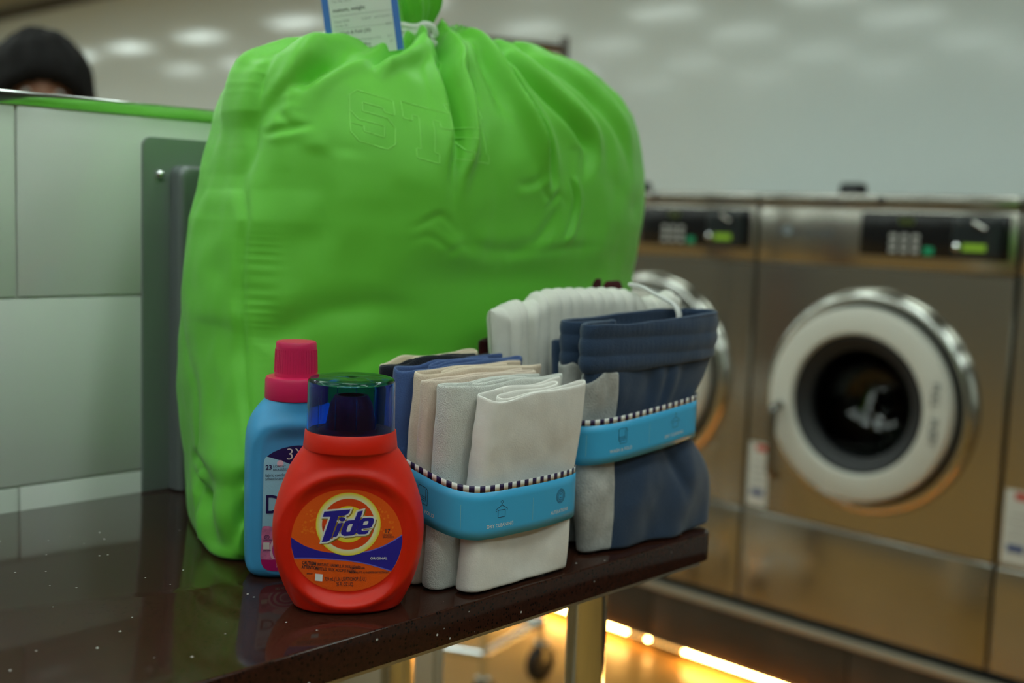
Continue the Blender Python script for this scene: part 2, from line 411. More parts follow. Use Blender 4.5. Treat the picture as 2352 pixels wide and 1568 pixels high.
fold([(.99, .39), (1.01, .372), (1.03, .378), (1.05, .36)], .004, .0018, .7, 1, (.3, .5)); fold([(.95, .385), (.985, .39), (1.0, .408)], .005, .0022, .6, -1, (.3, .4))
fold([(1.0, .36), (1.02, .37), (1.03, .39)], .004, .0016, .7, 1, (.3, .4)); fold([(1.05, .40), (1.06, .37), (1.05, .34), (1.035, .325)], .004, .004, 1, 1)
# seam with puckers beside it
seam = [(.73, .52), (.701, .489), (.688, .447), (.682, .406), (.674, .362), (.665, .295), (.658, .229), (.652, .186), (.645, .145), (.636, .06), (.632, .0)]
fold(seam, .0022, .0030, .5, -1, (.05, .02))
sx = np.interp(Z_, [p[1] for p in seam][::-1], [p[0] for p in seam][::-1]); ds = X_-sx
pk = np.exp(-((ds-.011)/.010)**2)*np.sin(Z_*760+5*np.sin(Z_*57))*np.clip(np.sin(Z_*26+1.1)+.35, 0, 1)*(1-sm(.36, .42, Z_))
D += front*.0006*pk*(.4+.9*np.abs(np.sin(Z_*43+.7)))
# pleats at the neck, everywhere around
A_ = np.arctan2((P[..., 1]-CY)/.165, (P[..., 0]-CX)/.32); zj = np.broadcast_to(zr[:, None], D.shape)
D += .0042*np.sin(17*A_+1.3*np.sin(3*A_))*sm(.50, .55, zj)*(1-.6*sm(.556, .572, zj))
D += (1-front)*.006*np.sin(11*A_+2*np.sin(2*A_))*sm(.40, .54, zj)
fl = P.reshape(-1, 3)
n1 = nz(fl, 9, 1).reshape(D.shape); n2 = nz(fl, 24, 2).reshape(D.shape); n3 = nz(fl*np.array([1, 1, .6]), 60, 3).reshape(D.shape)
amp = sm(0, .03, zj)*(1-sm(.535, .555, zj))
D += amp*((.006-.003*sm(.44, .52, zj))*n1+.0026*n2+.0006*n3)
D *= sm(-.004, .012, zj)
PB = P+NR*D[..., None]
PB[..., 2] = np.maximum(PB[..., 2], .0005)
PB[..., 1] = np.minimum(PB[..., 1], YW-.034-T*0)          # leans on the wall box
ylim = .934+.032*(1-sm(.70, .77, PB[..., 0])); q_ = (PB[..., 1]-ylim)/.006      # flattened where the folded laundry stands against it
PB[..., 1] = np.where(PB[..., 2] < .34, PB[..., 1]+(1-sm(.27, .33, PB[..., 2]))*(ylim+.006*np.logaddexp(0, q_)-PB[..., 1])*(PB[..., 1] < 1.05), PB[..., 1])
bag = empty('laundry_bag', (CX, CY, T)); tag(bag, 'large full lime green laundry bag tied at the neck with white cord', 'laundry bag')
ORG = np.array([CX, CY, 0])
nb = P.shape[0]*NT
Vb = np.vstack([PB.reshape(-1, 3)-ORG, [[-.09, 0, .0005]]]); Fb = []
for j in range(P.shape[0]-1):
    for i in range(NT): i2 = (i+1) % NT; Fb.append((j*NT+i, j*NT+i2, (j+1)*NT+i2, (j+1)*NT+i))
Fb += [((i+1) % NT, i, nb) for i in range(NT)]
sack = mesh('sack', Vb, Fb, M_bag, bag, True)
# gathered, twisted end above the tie
zz = np.linspace(0, 1, 46); aa = np.linspace(0, 2*PI, 160, endpoint=False); G = []
for t in zz:
    r0 = .019+.012*sm(0, .35, t)+.016*sm(.45, 1, t); ph = aa+1.5*t
    rr_ = r0*(1+(.10+.16*t)*np.sin(7*ph+1.2*np.sin(2*ph))+(.05+.05*t)*np.sin(13*ph+2))
    G.append(np.stack([rr_*np.cos(aa)*1.12-.034+.014*t, rr_*np.sin(aa)+.0*t, .558+.125*t+.008*t*np.sin(5*aa)], 1))
G = np.array(G); inner = G[::-1]*1; ctr = inner.mean(1, keepdims=True); inner = ctr+(inner-ctr)*np.array([.93, .93, 1])
o = grid('gathered_end', np.concatenate([G, inner[:30]]), M_bag, bag, closed_u=True); o['label'] = 'twisted gathered end of the green bag above the tie'
# tie: turns of cord round the neck, a knot and loose ends
a = np.linspace(0, 2*PI*3.2, 130); hel = np.stack([-.036+.0285*np.cos(a)*(1+.06*np.sin(5*a)), .0285*np.sin(a), .550+.0042*a/(2*PI)*1.5+.001*np.sin(7*a)], 1)
o = tube('tie_cord', hel, .0042, M_cord, bag, 8); o['label'] = 'white cord wound round the neck of the bag'
k = np.linspace(0, 2*PI, 70, endpoint=False)
kn = np.stack([(.0095+.004*np.cos(3*k))*np.cos(2*k)*1.2-.030, -.031+.005*np.sin(3*k), .557+(.0095+.004*np.cos(3*k))*np.sin(2*k)], 1)
grid('knot', tube_pts(np.vstack([kn, kn[:1]]), .0050, 8), M_cord, bag, closed_u=True)
for pts in ([(-.036, -.030, .557), (-.06, -.010, .556), (-.095, .020, .557), (-.122, .036, .556), (-.130, .036, .546)],
            [(-.028, -.034, .556), (-.014, -.038, .562), (-.006, -.04, .552), (-.008, -.044, .540)]):
    tube('cord_end', catmull(pts), .0036, M_cord, bag, 8)
# a printed sweatshirt shows through: outlines of block letters pushing against the cloth
from mathutils.bvhtree import BVHTree
bvh = BVHTree.FromPolygons([Vector(v) for v in Vb], Fb)
def on_bag(x, z, lift):
    h = bvh.ray_cast(Vector((x-CX, -.6, z)), Vector((0, 1, 0)))
    if h[0] is None: return np.array([x-CX, 0, z])
    return np.array(h[0]+h[1]*(-lift if h[1].y > 0 else lift))
M_rel = mat('green_nylon_pressed', (.22, .68, .09), rough=.5, spec=.3, sheen=.2)
LET = {'S': [(0, 8), (0, 2), (2, 0), (9, 0), (11, 2), (11, 6.5), (9, 8.5), (3, 8.5), (3, 11), (8, 11), (8, 10), (11, 10), (11, 14), (2, 14), (0, 12), (0, 8), (2, 6), (8, 6), (8, 3), (3, 3), (3, 4.5), (0, 4.5), (0, 2)],
       'T': [(0, 14), (0, 9.5), (2.5, 9.5), (2.5, 11), (4.2, 11), (4.2, 2.5), (3, 2.5), (3, 0), (9, 0), (9, 2.5), (7.8, 2.5), (7.8, 11), (9.5, 11), (9.5, 9.5), (12, 9.5), (12, 14), (0, 14)],
       'H': [(0, 0), (4.6, 0), (4.6, 2.2), (3.6, 2.2), (3.6, 5.8), (8.4, 5.8), (8.4, 2.2), (7.4, 2.2), (7.4, 0), (12, 0), (12, 2.2), (11.2, 2.2), (11.2, 11.8), (12, 11.8), (12, 14), (7.4, 14), (7.4, 11.8), (8.4, 11.8), (8.4, 8.4), (3.6, 8.4), (3.6, 11.8), (4.6, 11.8), (4.6, 14), (0, 14), (0, 11.8), (.9, 11.8), (.9, 2.2), (0, 2.2), (0, 0)]}
for ch, ox, oz, rot, sc in (('S', .752, .424, -.25, .0040), ('T', .806, .411, -.2, .0042), ('H', .862, .410, -.05, .0042)):
    L = np.array(LET[ch], float)*sc; c_, s_ = math.cos(rot), math.sin(rot)
    Q = resample(np.stack([ox+L[:, 0]*c_-L[:, 1]*s_, oz+L[:, 0]*s_+L[:, 1]*c_], 1), step=.0022)
    pts = np.array([on_bag(q[0], q[1], -.00055) for q in Q])
    o = tube('pressed_letter', pts, .0011, M_rel, bag, 6)

# ------------------------------------------------------------------ order ticket in a sleeve, held by the tie
cz = Vector((RM[0][2], RM[1][2], RM[2][2])); cu = Vector((RM[0][1], RM[1][1], RM[2][1])); cr_ = Vector((RM[0][0], RM[1][0], RM[2][0]))
tk_n = (cz+Vector((0, 0, -.12))).normalized(); tk_u = Vector((0, 0, 1)); tk_x = tk_u.cross(tk_n).normalized(); tk_u = tk_n.cross(tk_x)
tk_M = Matrix(((tk_x.x, tk_u.x, tk_n.x), (tk_x.y, tk_u.y, tk_n.y), (tk_x.z, tk_u.z, tk_n.z))) @ Matrix.Rotation(math.radians(9), 3, 'Z')
tk = empty('order_ticket', M=Matrix.Translation((.838, 1.051, T+.526)) @ tk_M.to_4x4())
tag(tk, 'printed white order ticket with blue side borders sticking up by the bag neck', 'ticket')
M_paper = mat('ticket_paper', (.70, .74, .68), rough=.5); M_tblue = mat('ticket_blue', lin(20, 105, 200), rough=.4); M_ink = mat('ticket_ink', (.10, .12, .11), rough=.6)
M_ink2 = mat('ticket_ink_faint', (.34, .37, .34), rough=.6)
M_sleeve = mat('clear_sleeve', (.95, .98, .97), rough=.08, trans=1., ior=1.2)
h_ = .16; w_ = .0425
box('paper', (-w_, 0, -.0006), (w_, h_, 0), M_paper, tk)
for s in (-1, 1): box('border', (s*w_-(.0075 if s > 0 else 0), 0, .0001), (s*w_+(0 if s > 0 else .0075), h_, .0006), M_tblue, tk)
sl = mesh('sleeve', [(-w_-.003, -.002, .0016), (w_+.003, -.002, .0016), (w_+.003, h_, .0016), (-w_-.003, h_, .0016)], [(0, 1, 2, 3)], mat('sleeve_film', (1, 1, 1), rough=.1, alpha=.06), tk)
rowsT = [(.0065, -.030, '1 Downy Softener April 50oz', .0046, 1), (.0110, -.030, '1 Tide Original 40oz', .0046, 1), (.0165, -.026, 'Customer Bring Detergent Only', .0036, 0), (.0205, -.026, 'R: Cold', .0040, 0),
         (.0255, -.031, '1 Wash & Fold (20)', .0052, 1), (.0335, -.031, 'Order ID', .0040, 0), (.0385, -.031, 'Date: 5/30', .0042, 0), (.0510, -.031, 'custom, weight', .0062, 1), (.0605, -.031, 'Tel. No. 0210', .0042, 0),
         (.068, -.031, 'Ready: 5/31', .0050, 1)]
for (y, x, b_, sz, dark) in rowsT:
    o = flat('ticket_line', text_vf(b_, sz, align='LEFT', sx=.95, bold=.008*dark), M_ink if dark else M_ink2, tk, (x, y), .0004)
for (y, x, b_, sz) in ((.0385, .0, '5:30 P', .0040), (.0385, .014, 'ACCOUNT 10', .0036), (.0300, .026, '$37', .0042), (.0165, .026, '$11', .0040), (.0110, .028, '$7', .0040)):
    flat('ticket_line', text_vf(b_, sz, align='LEFT'), M_ink2, tk, (x, y), .0004)
for y in (.0445, .030): box('ticket_rule', (-.032, y, .0002), (.034, y+.0003, .0004), M_ink2, tk)
# ------------------------------------------------------------------ detergent bottle
M_red = mat('red_plastic', lin(222, 34, 10), rough=.38, spec=.45, bump=.03, bscale=400)
M_cap = mat('blue_clear_plastic', (.13, .36, .90), rough=.05, trans=1., ior=1.33)
M_lorange = mat('label_orange', lin(240, 92, 14), rough=.5, bump=.12, bscale=900)
M_lred = mat('label_red_orange', lin(226, 70, 14), rough=.5)
M_lblue = mat('label_blue', lin(38, 30, 150), rough=.5); M_lwhite = mat('label_white', (.80, .80, .76), rough=.5); M_lblack = mat('label_black', (.03, .03, .035), rough=.5)
M_lpale = mat('label_pale_blue', lin(110, 110, 215), rough=.5); M_ldot = mat('label_orange_dot', lin(246, 122, 26), rough=.5)
def ring_mat(name, r0, r1, c0, c1, cx=0., cy=0.):
    m = mat(name, c0, rough=.5); nt = m.node_tree; p = nt.nodes['Principled BSDF']
    tc = nt.nodes.new('ShaderNodeTexCoord'); mp = nt.nodes.new('ShaderNodeMapping'); mp.inputs['Location'].default_value = (-cx, -cy, 0)
    sp = nt.nodes.new('ShaderNodeVectorMath'); sp.operation = 'MULTIPLY'; sp.inputs[1].default_value = (1, 1, 0)
    ln = nt.nodes.new('ShaderNodeVectorMath'); ln.operation = 'LENGTH'; r = nt.nodes.new('ShaderNodeMapRange'); r.inputs['From Min'].default_value = r0; r.inputs['From Max'].default_value = r1
    mx = nt.nodes.new('ShaderNodeMix'); mx.data_type = 'RGBA'; mx.inputs[6].default_value = c0; mx.inputs[7].default_value = c1
    for a, b in ((tc.outputs['Object'], mp.inputs['Vector']), (mp.outputs['Vector'], sp.inputs[0]), (sp.outputs[0], ln.inputs[0]), (ln.outputs['Value'], r.inputs['Value']), (r.outputs['Result'], mx.inputs[0]), (mx.outputs[2], p.inputs['Base Color'])): nt.links.new(a, b)
    return m

def bottle_body(name, prof, n_exp, panel, m, parent, nu=180, nzr=90):
    """prof rows (z, half width, half depth); the front looks along -y; panel: oval recess on the front (uc, zc, ru, rz, flat y)"""
    prof = np.array(prof, float); zt = prof[-1, 0]; zs = np.linspace(0, zt, nzr)
    zs = np.unique(np.r_[zs, np.linspace(0, .012, 10)]); a = np.linspace(0, 2*PI, nu, endpoint=False); Q = []
    from bisect import bisect
    pz = catmull(prof, sub=10)
    for z in zs:
        w, d = np.interp(z, pz[:, 0], pz[:, 1]), np.interp(z, pz[:, 0], pz[:, 2]); N = n_exp(z)
        c, s = np.cos(a), np.sin(a); x = w*np.sign(c)*np.abs(c)**(2/N); y = d*np.sign(s)*np.abs(s)**(2/N)
        if panel:
            uc, zc, ru, rz, yf, pe = panel; r = (np.abs((x-uc)/ru)**pe+abs((z-zc)/rz)**pe)**(1/pe)
            k = 1-sm(.84, 1.03, r); fr = y < 0
            y = np.where(fr, np.maximum(y, y*(1-k)+yf*k), y)
            lip = .0022*np.exp(-((r-1.05)/.075)**2); y = np.where(fr, y-lip, y)
        Q.append(np.stack([x, y, np.full_like(x, z)], 1))
    Q = np.array(Q); return grid(name, Q, m, parent, closed_u=True, caps=True)

# front of the bottle looks at the camera, a little to its left
bt = empty('detergent_bottle', (.634, .806, T+.0004), rz=math.atan2(-.634-.03, .806)+.02)
tag(bt, 'red detergent bottle with a round orange label and a clear blue cap', 'bottle')
tp = [(0, .0425, .030), (.0012, .0455, .0325), (.0045, .0490, .0348), (.0204, .0569, .0375), (.0373, .0627, .039), (.0543, .0658, .0395), (.0713, .0668, .0395), (.0882, .0652, .039), (.1052, .0607, .038),
      (.1222, .0541, .0368), (.1307, .0496, .0360), (.1385, .0445, .0360), (.1425, .0415, .0372), (.1434, .0412, .0382)]
o = bottle_body('body', tp, lambda z: 2.45-.45*float(sm(.10, .14, z)), (0., .066, .0590, .0565, -.0295, 2.), M_red, bt); o.data.set_sharp_from_angle(angle=math.radians(60))
lathe('collar', [(.036, .1428), (.0412, .1428), (.0414, .1440), (.0400, .1575), (.0392, .1585), (.030, .1588)], M_red, bt, seg=96)
lathe('spout', [(.030, .1586), (.0225, .160), (.0215, .166), (.0185, .182), (.0145, .1895), (.0118, .1895), (.0128, .180), (.016, .164)], M_red, bt, seg=64)
capb = .1565
cap = lathe('cap', [(.0372, capb), (.0388, capb), (.0389, capb+.002), (.0385, .1985), (.0379, .2022), (.0362, .2040), (.0335, .2046), (.006, .2042), (.0028, .2036), (0, .2035),
                  (0, .2008), (.0335, .2016), (.0358, .2004), (.0366, .1975), (.0372, capb+.002), (.0372, capb)], M_cap, bt, seg=96)
cap['label'] = 'clear blue measuring cap'
for k in range(26):
    a = 2*PI*k/26; c_, s_ = math.cos(a), math.sin(a)
    if k % 2 == 0: tube('cap_rib', [(.03665*c_, .03665*s_, .163), (.0364*c_, .0364*s_, .190)], .00035, M_cap, cap, 5)
def on_cap(x0, zc):
    def fn(u, v, l):
        a = -PI/2+(u+x0)/.0386; r = .0386+l; return np.stack([r*np.cos(a), r*np.sin(a), zc+v], 1)
    return fn
M_emb = mat('cap_embossing', (.30, .52, .95), rough=.12, trans=1., ior=1.5)
for (x0, zc, lines) in ((-.0155, .187, [[(-.002, .008), (-.002, -.008), (.0025, -.008)]]), (-.004, .186, [[(-.004, .004), (-.004, -.003), (.005, -.003), (.005, .004)]]), (.0085, .186, [[(-.003, .004), (-.003, -.002), (.003, -.002)]])):
    flat('measuring_mark', strokes_vf([resample(l, n=24) for l in lines], .00035), M_emb, cap, fn=on_cap(x0, zc), layer=.0002)
for (x0, zc, t_) in ((-.013, .176, '4'), (-.0025, .177, '3'), (.0065, .178, '2'), (-.020, .169, '5')):
    flat('measuring_mark', text_vf(t_, .0055), M_emb, cap, fn=on_cap(x0, zc), layer=.0002)
# label: plane standing in the recess; local x to the right, y up
UL = 1/13358.
lbM = Matrix.Translation((-.0012, -.0297, .0655)) @ Matrix.Rotation(PI/2, 4, 'X')
def LC(p): return ((p[0]-805)*UL, -(p[1]-783)*UL)
lab_pts = []
for t in np.linspace(0, 2*PI, 120, endpoint=False):
    c, s = math.cos(t), math.sin(t); e = 2/2.12; yy = math.copysign(abs(s)**e, s)
    x_, y_ = 638*math.copysign(abs(c)**e, c), 606*yy
    lab_pts.append((x_*UL, y_*UL))
V, F = poly_vf([lab_pts])
label = mesh('label', V, F, M_lorange, bt); label.matrix_local = lbM; label['label'] = 'round orange front label'
def inlab(x):  # half height of the label at x (label units)
    return 606*UL*max(0, 1-abs(x/(638*UL))**2.12)**(1/2.12)
def LP(name, loops, m, layer, offset=0., px=True):
    return flat(name, poly_vf([[LC(p) for p in L] if px else L for L in loops], offset), m, label, layer=layer)
# halftone dots
dots = []
for i in range(44):
    for s in (-1, 1):
        cxp = 805+s*(430+RNG.uniform(-70, 110)); cyp = RNG.uniform(330, 700)
        if ((cxp-805)/600)**2+((cyp-783)/570)**2 < .92: dots.append(circ(*LC((cxp, cyp)), RNG.uniform(6, 15)*UL, 10))
flat('halftone_dots', poly_vf(dots), M_ldot, label, layer=.00008)
# blue sweep with pale edges
top = catmull([(167, 742), (250, 800), (340, 850), (500, 905), (650, 928), (820, 930), (1000, 915), (1120, 885), (1230, 842), (1350, 775), (1442, 712)], sub=6)
bot = catmull([(1322, 1150), (1150, 1095), (1000, 1055), (800, 1022), (600, 1005), (400, 993), (207, 992)], sub=6)
right = [LC(p) for p in ((1446, 790), (1435, 880), (1405, 990), (1365, 1080))]; left = [LC(p) for p in ((190, 930), (172, 860), (166, 790))]
LP('blue_sweep', [[LC(p) for p in top]+right+[LC(p) for p in bot]+left], M_lblue, .00016, px=False)
flat('sweep_edge', strokes_vf([[LC((p[0], p[1]+4)) for p in top[34:]], [LC((p[0], p[1]-4)) for p in bot]], 11*UL), M_lpale, label, layer=.00024)
# target rings
rc = LC((817, 588))
M_yw = ring_mat('label_yellow_ring', 303*UL, 372*UL, lin(236, 238, 205), lin(243, 222, 12), *rc)
M_yd = ring_mat('label_yellow_disc', 90*UL, 215*UL, lin(246, 240, 150), lin(240, 215, 14), *rc)
flat('logo_ring', poly_vf([circ(*rc, 372*UL, 72), circ(*rc, 303*UL, 72)]), M_yw, label, layer=.0003)
flat('logo_ground', poly_vf([circ(*rc, 303*UL, 72)]), M_lred, label, layer=.00032)
flat('logo_disc', poly_vf([circ(*rc, 216*UL, 60)]), M_yd, label, layer=.00038)
LOGO = [[(540, 437), (838, 410), (828, 443), (806, 470), (772, 484), (702, 490), (628, 738), (606, 778), (575, 793), (515, 797), (610, 500), (520, 501)],
        circ(745, 527, 37, 24, 25),
        [(697, 574), (757, 568), (697, 720), (680, 735), (635, 742)],
        [(922, 437), (982, 422), (906, 688), (890, 711), (860, 720), (775, 727), (745, 716), (733, 692), (740, 655), (768, 577), (790, 549), (820, 540), (885, 535)],
        [(832, 587), (868, 583), (838, 672), (801, 678), (797, 664), (815, 602)],
        [(1060, 508), (1095, 512), (1112, 530), (1108, 565), (1087, 618), (1067, 631), (977, 641), (968, 655), (980, 667), (1060, 656), (1040, 695), (1010, 706), (937, 708), (912, 691), (910, 660), (930, 585), (953, 537), (985, 513)],
        [(1010, 550), (1044, 548), (1049, 560), (1039, 585), (1028, 592), (985, 596), (992, 565)]]
solid = [LOGO[i] for i in (0, 1, 2, 3, 5)]
LP('logo_shadow', [[(x+14, y+14) for x, y in L] for L in solid], mat('label_shadow_print', lin(150, 120, 20), rough=.6), .00044, offset=17*UL)
LP('logo_outline', solid, M_lwhite, .0005, offset=19*UL)
LP('logo_lettering', LOGO, M_lblue, .00058)
def LT(name, s, p, h, m, bold=0., sx=1., align='CENTER', rot=0., spacing=1., layer=.00034):
    V, F = text_vf(s, h*UL/.72, bold, align=align, sx=sx, spacing=spacing); c, s_ = math.cos(rot), math.sin(rot)
    V[:, :2] = np.stack([V[:, 0]*c-V[:, 1]*s_, V[:, 0]*s_+V[:, 1]*c], 1); q = LC(p)
    return flat(name, (V, F), m, label, q, layer)
LT('lettering', 'ORIGINAL', (1176, 996), 30, M_lwhite, .022, .98, spacing=1.06)
LT('lettering', '17', (1268, 672), 52, M_lblack, .025, .92)
LT('lettering', 'LOADS◊', (1266, 716), 24, M_lblack, 0, .86); LT('lettering', 'BRASSÉES◊', (1284, 742), 24, M_lblack, 0, .86)
LT('lettering', 'CAUTION:', (295, 1043), 40, M_lblack, .03, .62, 'LEFT', -.075); LT('lettering', 'EYE IRRITANT. HARMFUL IF SWALLOWED.', (413, 1058), 36, M_lblack, .012, .60, 'LEFT', -.085)
LT('lettering', 'SEE BACK LABEL', (873, 1108), 22, M_lblack, .02, .66, 'LEFT', -.03)
LT('lettering', 'ATTENTION :', (293, 1093), 40, M_lblack, .03, .60, 'LEFT', -.085); LT('lettering', 'IRRITE LES YEUX. NOCIF SI INGÉRÉ.', (447, 1112), 36, M_lblack, .012, .60, 'LEFT', -.085)
LT('lettering', "LIRE L'ÉTIQUETTE AU DOS.", (838, 1160), 22, M_lblack, .02, .64, 'LEFT', -.02); LT('lettering', 'DETERGENT /DÉTERGENT', (1070, 1163), 22, M_lblack, .02, .64, 'LEFT')
LT('lettering', '90947417', (350, 1172), 20, M_lblack, .02, .62, 'LEFT', -.06)
LT('lettering', '739 mL (1.56 US PT/CHOP. É.-U.)', (797, 1242), 46, M_lblack, .012, .54); LT('lettering', '25 FL OZ LIQ.', (792, 1304), 44, M_lblack, .012, .54)
LT('lettering', '®', (540, 627), 26, M_lblack); LT('lettering', '®', (1054, 722), 26, M_lblack)
LP('code_patch', [[(448, 1172), (534, 1182), (530, 1266), (446, 1256)]], M_lwhite, .00034)

# ------------------------------------------------------------------ fabric softener bottle
M_blue = mat('blue_plastic', lin(70, 158, 212), rough=.36, spec=.45); M_pink = mat('magenta_plastic', lin(214, 38, 92), rough=.35, spec=.45)
db = empty('softener_bottle', (.654, .9175, T+.0004), rz=math.atan2(-.6615, .928)+.12)
tag(db, 'sky blue fabric softener bottle with a magenta cap behind the red bottle', 'bottle')
dp = [(0, .0375, .023), (.0012, .040, .025), (.006, .0445, .029), (.016, .0462, .031), (.05, .0468, .032), (.09, .047, .0322), (.125, .0468, .032), (.140, .0455, .0312), (.152, .042, .0295), (.161, .0365, .028), (.1675, .031, .0275), (.170, .0285, .0272), (.1715, .028, .0272)]
o = bottle_body('body', dp, lambda z: 3.0-1.0*float(sm(.13, .17, z)), (0, .068, .0425, .077, -.0272, 5.), M_blue, db, nu=140, nzr=80); o.data.set_sharp_from_angle(angle=math.radians(60))
lathe('collar', [(.022, .1695), (.0288, .1695), (.0294, .171), (.0290, .188), (.0278, .1905), (.0205, .1912)], M_pink, db, seg=72)
cp = lathe('cap', [(.0205, .190), (.0204, .194), (.0196, .218), (.0192, .2228), (.0182, .2243), (.010, .2247), (.0035, .2244), (0, .2243)], M_pink, db, seg=72); cp['label'] = 'magenta screw cap'
for k in range(48):
    a = 2*PI*k/48
    tube('grip_rib', [(.0204*math.cos(a), .0204*math.sin(a), .195), (.0197*math.cos(a), .0197*math.sin(a), .217)], .0003, M_pink, cp, 4)
UD = 1/(4.353*2367)                   # crop pixels to metres on this bottle
dM = Matrix.Translation((0, -.0275, .001)) @ Matrix.Rotation(PI/2, 4, 'X')
XC = 487.; ZB = 1420.
def DC(p): return ((p[0]-XC)*UD, (ZB-p[1])*UD)
M_dl = mat('softener_label', lin(156, 214, 236), rough=.5, bump=.15, bscale=500); M_dn = mat('softener_navy', lin(26, 24, 88), rough=.5); M_dm = mat('softener_magenta', lin(190, 20, 110), rough=.5)
M_dp = mat('softener_pink', lin(224, 130, 178), rough=.5, vary=.35, vscale=160); M_dp2 = mat('softener_pale_pink', lin(240, 205, 220), rough=.5); M_dp3 = mat('softener_rose', lin(206, 60, 140), rough=.5)
R2 = lambda L: [DC(p) for p in L]+[DC((2*XC-p[0], p[1])) for p in L[::-1]]
half = [(487, 107), (420, 112), (330, 132), (250, 165), (183, 208), (165, 235), (158, 270), (156, 500), (152, 800), (147, 1100), (143, 1230), (150, 1275), (168, 1310), (200, 1335), (260, 1350), (380, 1358), (487, 1361)]
dl = mesh('label', *poly_vf([R2(half)]), M_dl, db); dl.matrix_local = dM; dl['label'] = 'pale blue label with pink flowers'
def DP(name, L, m, layer): return flat(name, poly_vf([[DC(p) for p in L]]), m, dl, layer=layer)
DP('navy_arch', [(487, 107), (420, 112), (330, 132), (250, 165), (183, 208), (300, 245), (400, 285), (487, 322), (600, 330), (700, 290), (791, 208), (724, 165), (644, 132), (554, 112)], M_dn, .0001)
DP('magenta_foot', [(143, 1225), (143, 1235), (150, 1275), (168, 1310), (200, 1335), (260, 1350), (380, 1358), (487, 1361), (594, 1358), (714, 1350), (774, 1335), (806, 1310), (824, 1275), (831, 1230), (640, 1210), (400, 1228), (250, 1236)], M_dm, .0002)
DP('petal_print', catmull([(150, 915), (200, 897), (260, 905), (300, 880), (350, 850), (420, 842), (520, 880), (640, 860), (760, 900), (826, 930), (829, 1080), (831, 1230), (640, 1214), (400, 1230), (250, 1238), (143, 1228), (146, 1080)], True, 5), M_dp, .0001)
DP('petal_print', catmull([(285, 920), (300, 880), (350, 850), (420, 860), (440, 920), (380, 950), (320, 950)], True, 6), M_dp2, .00015)
for k, (r, m_) in enumerate(((190, M_dp2), (166, M_dp3), (138, M_dp2), (112, M_dp3), (80, M_dp2), (60, M_dp))):
    L = [(415+r*math.cos(t), 1136+r*math.sin(t)) for t in np.linspace(0, 2*PI, 60, endpoint=False)]
    L = [(x, min(y, 1226)) for x, y in L]
    L = [(min(max(x, 150), 824), y) for x, y in L]
    DP('petal_print', L, m_, .00016+.00003*k)
flat('petal_print', poly_vf([circ(*DC((316, 280)), 32*UD, 24)]), M_dp2, dl, layer=.00012)
def DT(name, s, p, h, m, bold=0., sx=1., align='LEFT', layer=.0005, spacing=1.):
    return flat(name, text_vf(s, h*UD/.72, bold, align=align, sx=sx, spacing=spacing), m, dl, DC(p), layer)
DT('lettering', '3X', (366, 196), 118, M_lwhite, -.012, 1.0); DT('lettering', 'LOADS', (552, 205), 40, M_lwhite, 0, .9)
DT('lettering', '23', (176, 318), 46, M_dn, .03, .95); DT('lettering', 'LOADS*', (246, 308), 23, M_dn, 0, 1.05); DT('lettering', 'BRASSÉES*', (246, 342), 23, M_dn, 0, 1.05)
DT('lettering', 'fabric conditioner', (174, 395), 33, M_dn, 0, .80); DT('lettering', 'adoucissant textile', (174, 430), 33, M_dn, 0, .80)
DT('lettering', 'ULTRA', (310, 612), 34, M_dn, .03, 1.05); DT('lettering', 'Downy', (170, 690), 190, M_dn, .006, .80)
DT('lettering', '587 mL (19.8 FL OZ)', (288, 1294), 40, M_lwhite, .01, .56)
flat('emblem', poly_vf([circ(*DC((196, 1004)), 26*UD, 30, 20*UD), circ(*DC((196, 1004)), 21*UD, 30, 15*UD)]), M_dn, dl, layer=.0005)
DT('lettering', 'HP', (182, 1004), 16, M_dn, .02, .9); DT('lettering', 'COMPATIBLE', (162, 1036), 12, M_dn, .02, .85); DT('lettering', 'SMARTLABEL', (162, 1140), 12, M_dn, .02, .8)
DP('code_patch', [(162, 1056), (222, 1060), (222, 1128), (162, 1124)], M_lwhite, .0005)
# ------------------------------------------------------------------ folded laundry, first bundle
def cloth_mat(name, col, rough=.85, bump=.35, bscale=700, vary=.06, sheen=.25):
    return mat(name, col, rough=rough, spec=.2, bump=bump, bscale=bscale, vary=vary, vscale=60, sheen=sheen)
M_cw = cloth_mat('white_cotton', (.80, .765, .72), bump=.15); M_cg = cloth_mat('pale_grey_brushed_cotton', (.66, .66, .62), bump=.6, bscale=900)
M_cb = cloth_mat('beige_twill', (.70, .57, .44)); M_cp = cloth_mat('pale_pink_beige', (.70, .57, .47)); M_cn = cloth_mat('blue_cotton', lin(66, 90, 140)); M_ck = cloth_mat('black_cotton', (.010, .012, .020)); M_ct = cloth_mat('tan_cotton', (.72, .61, .45))

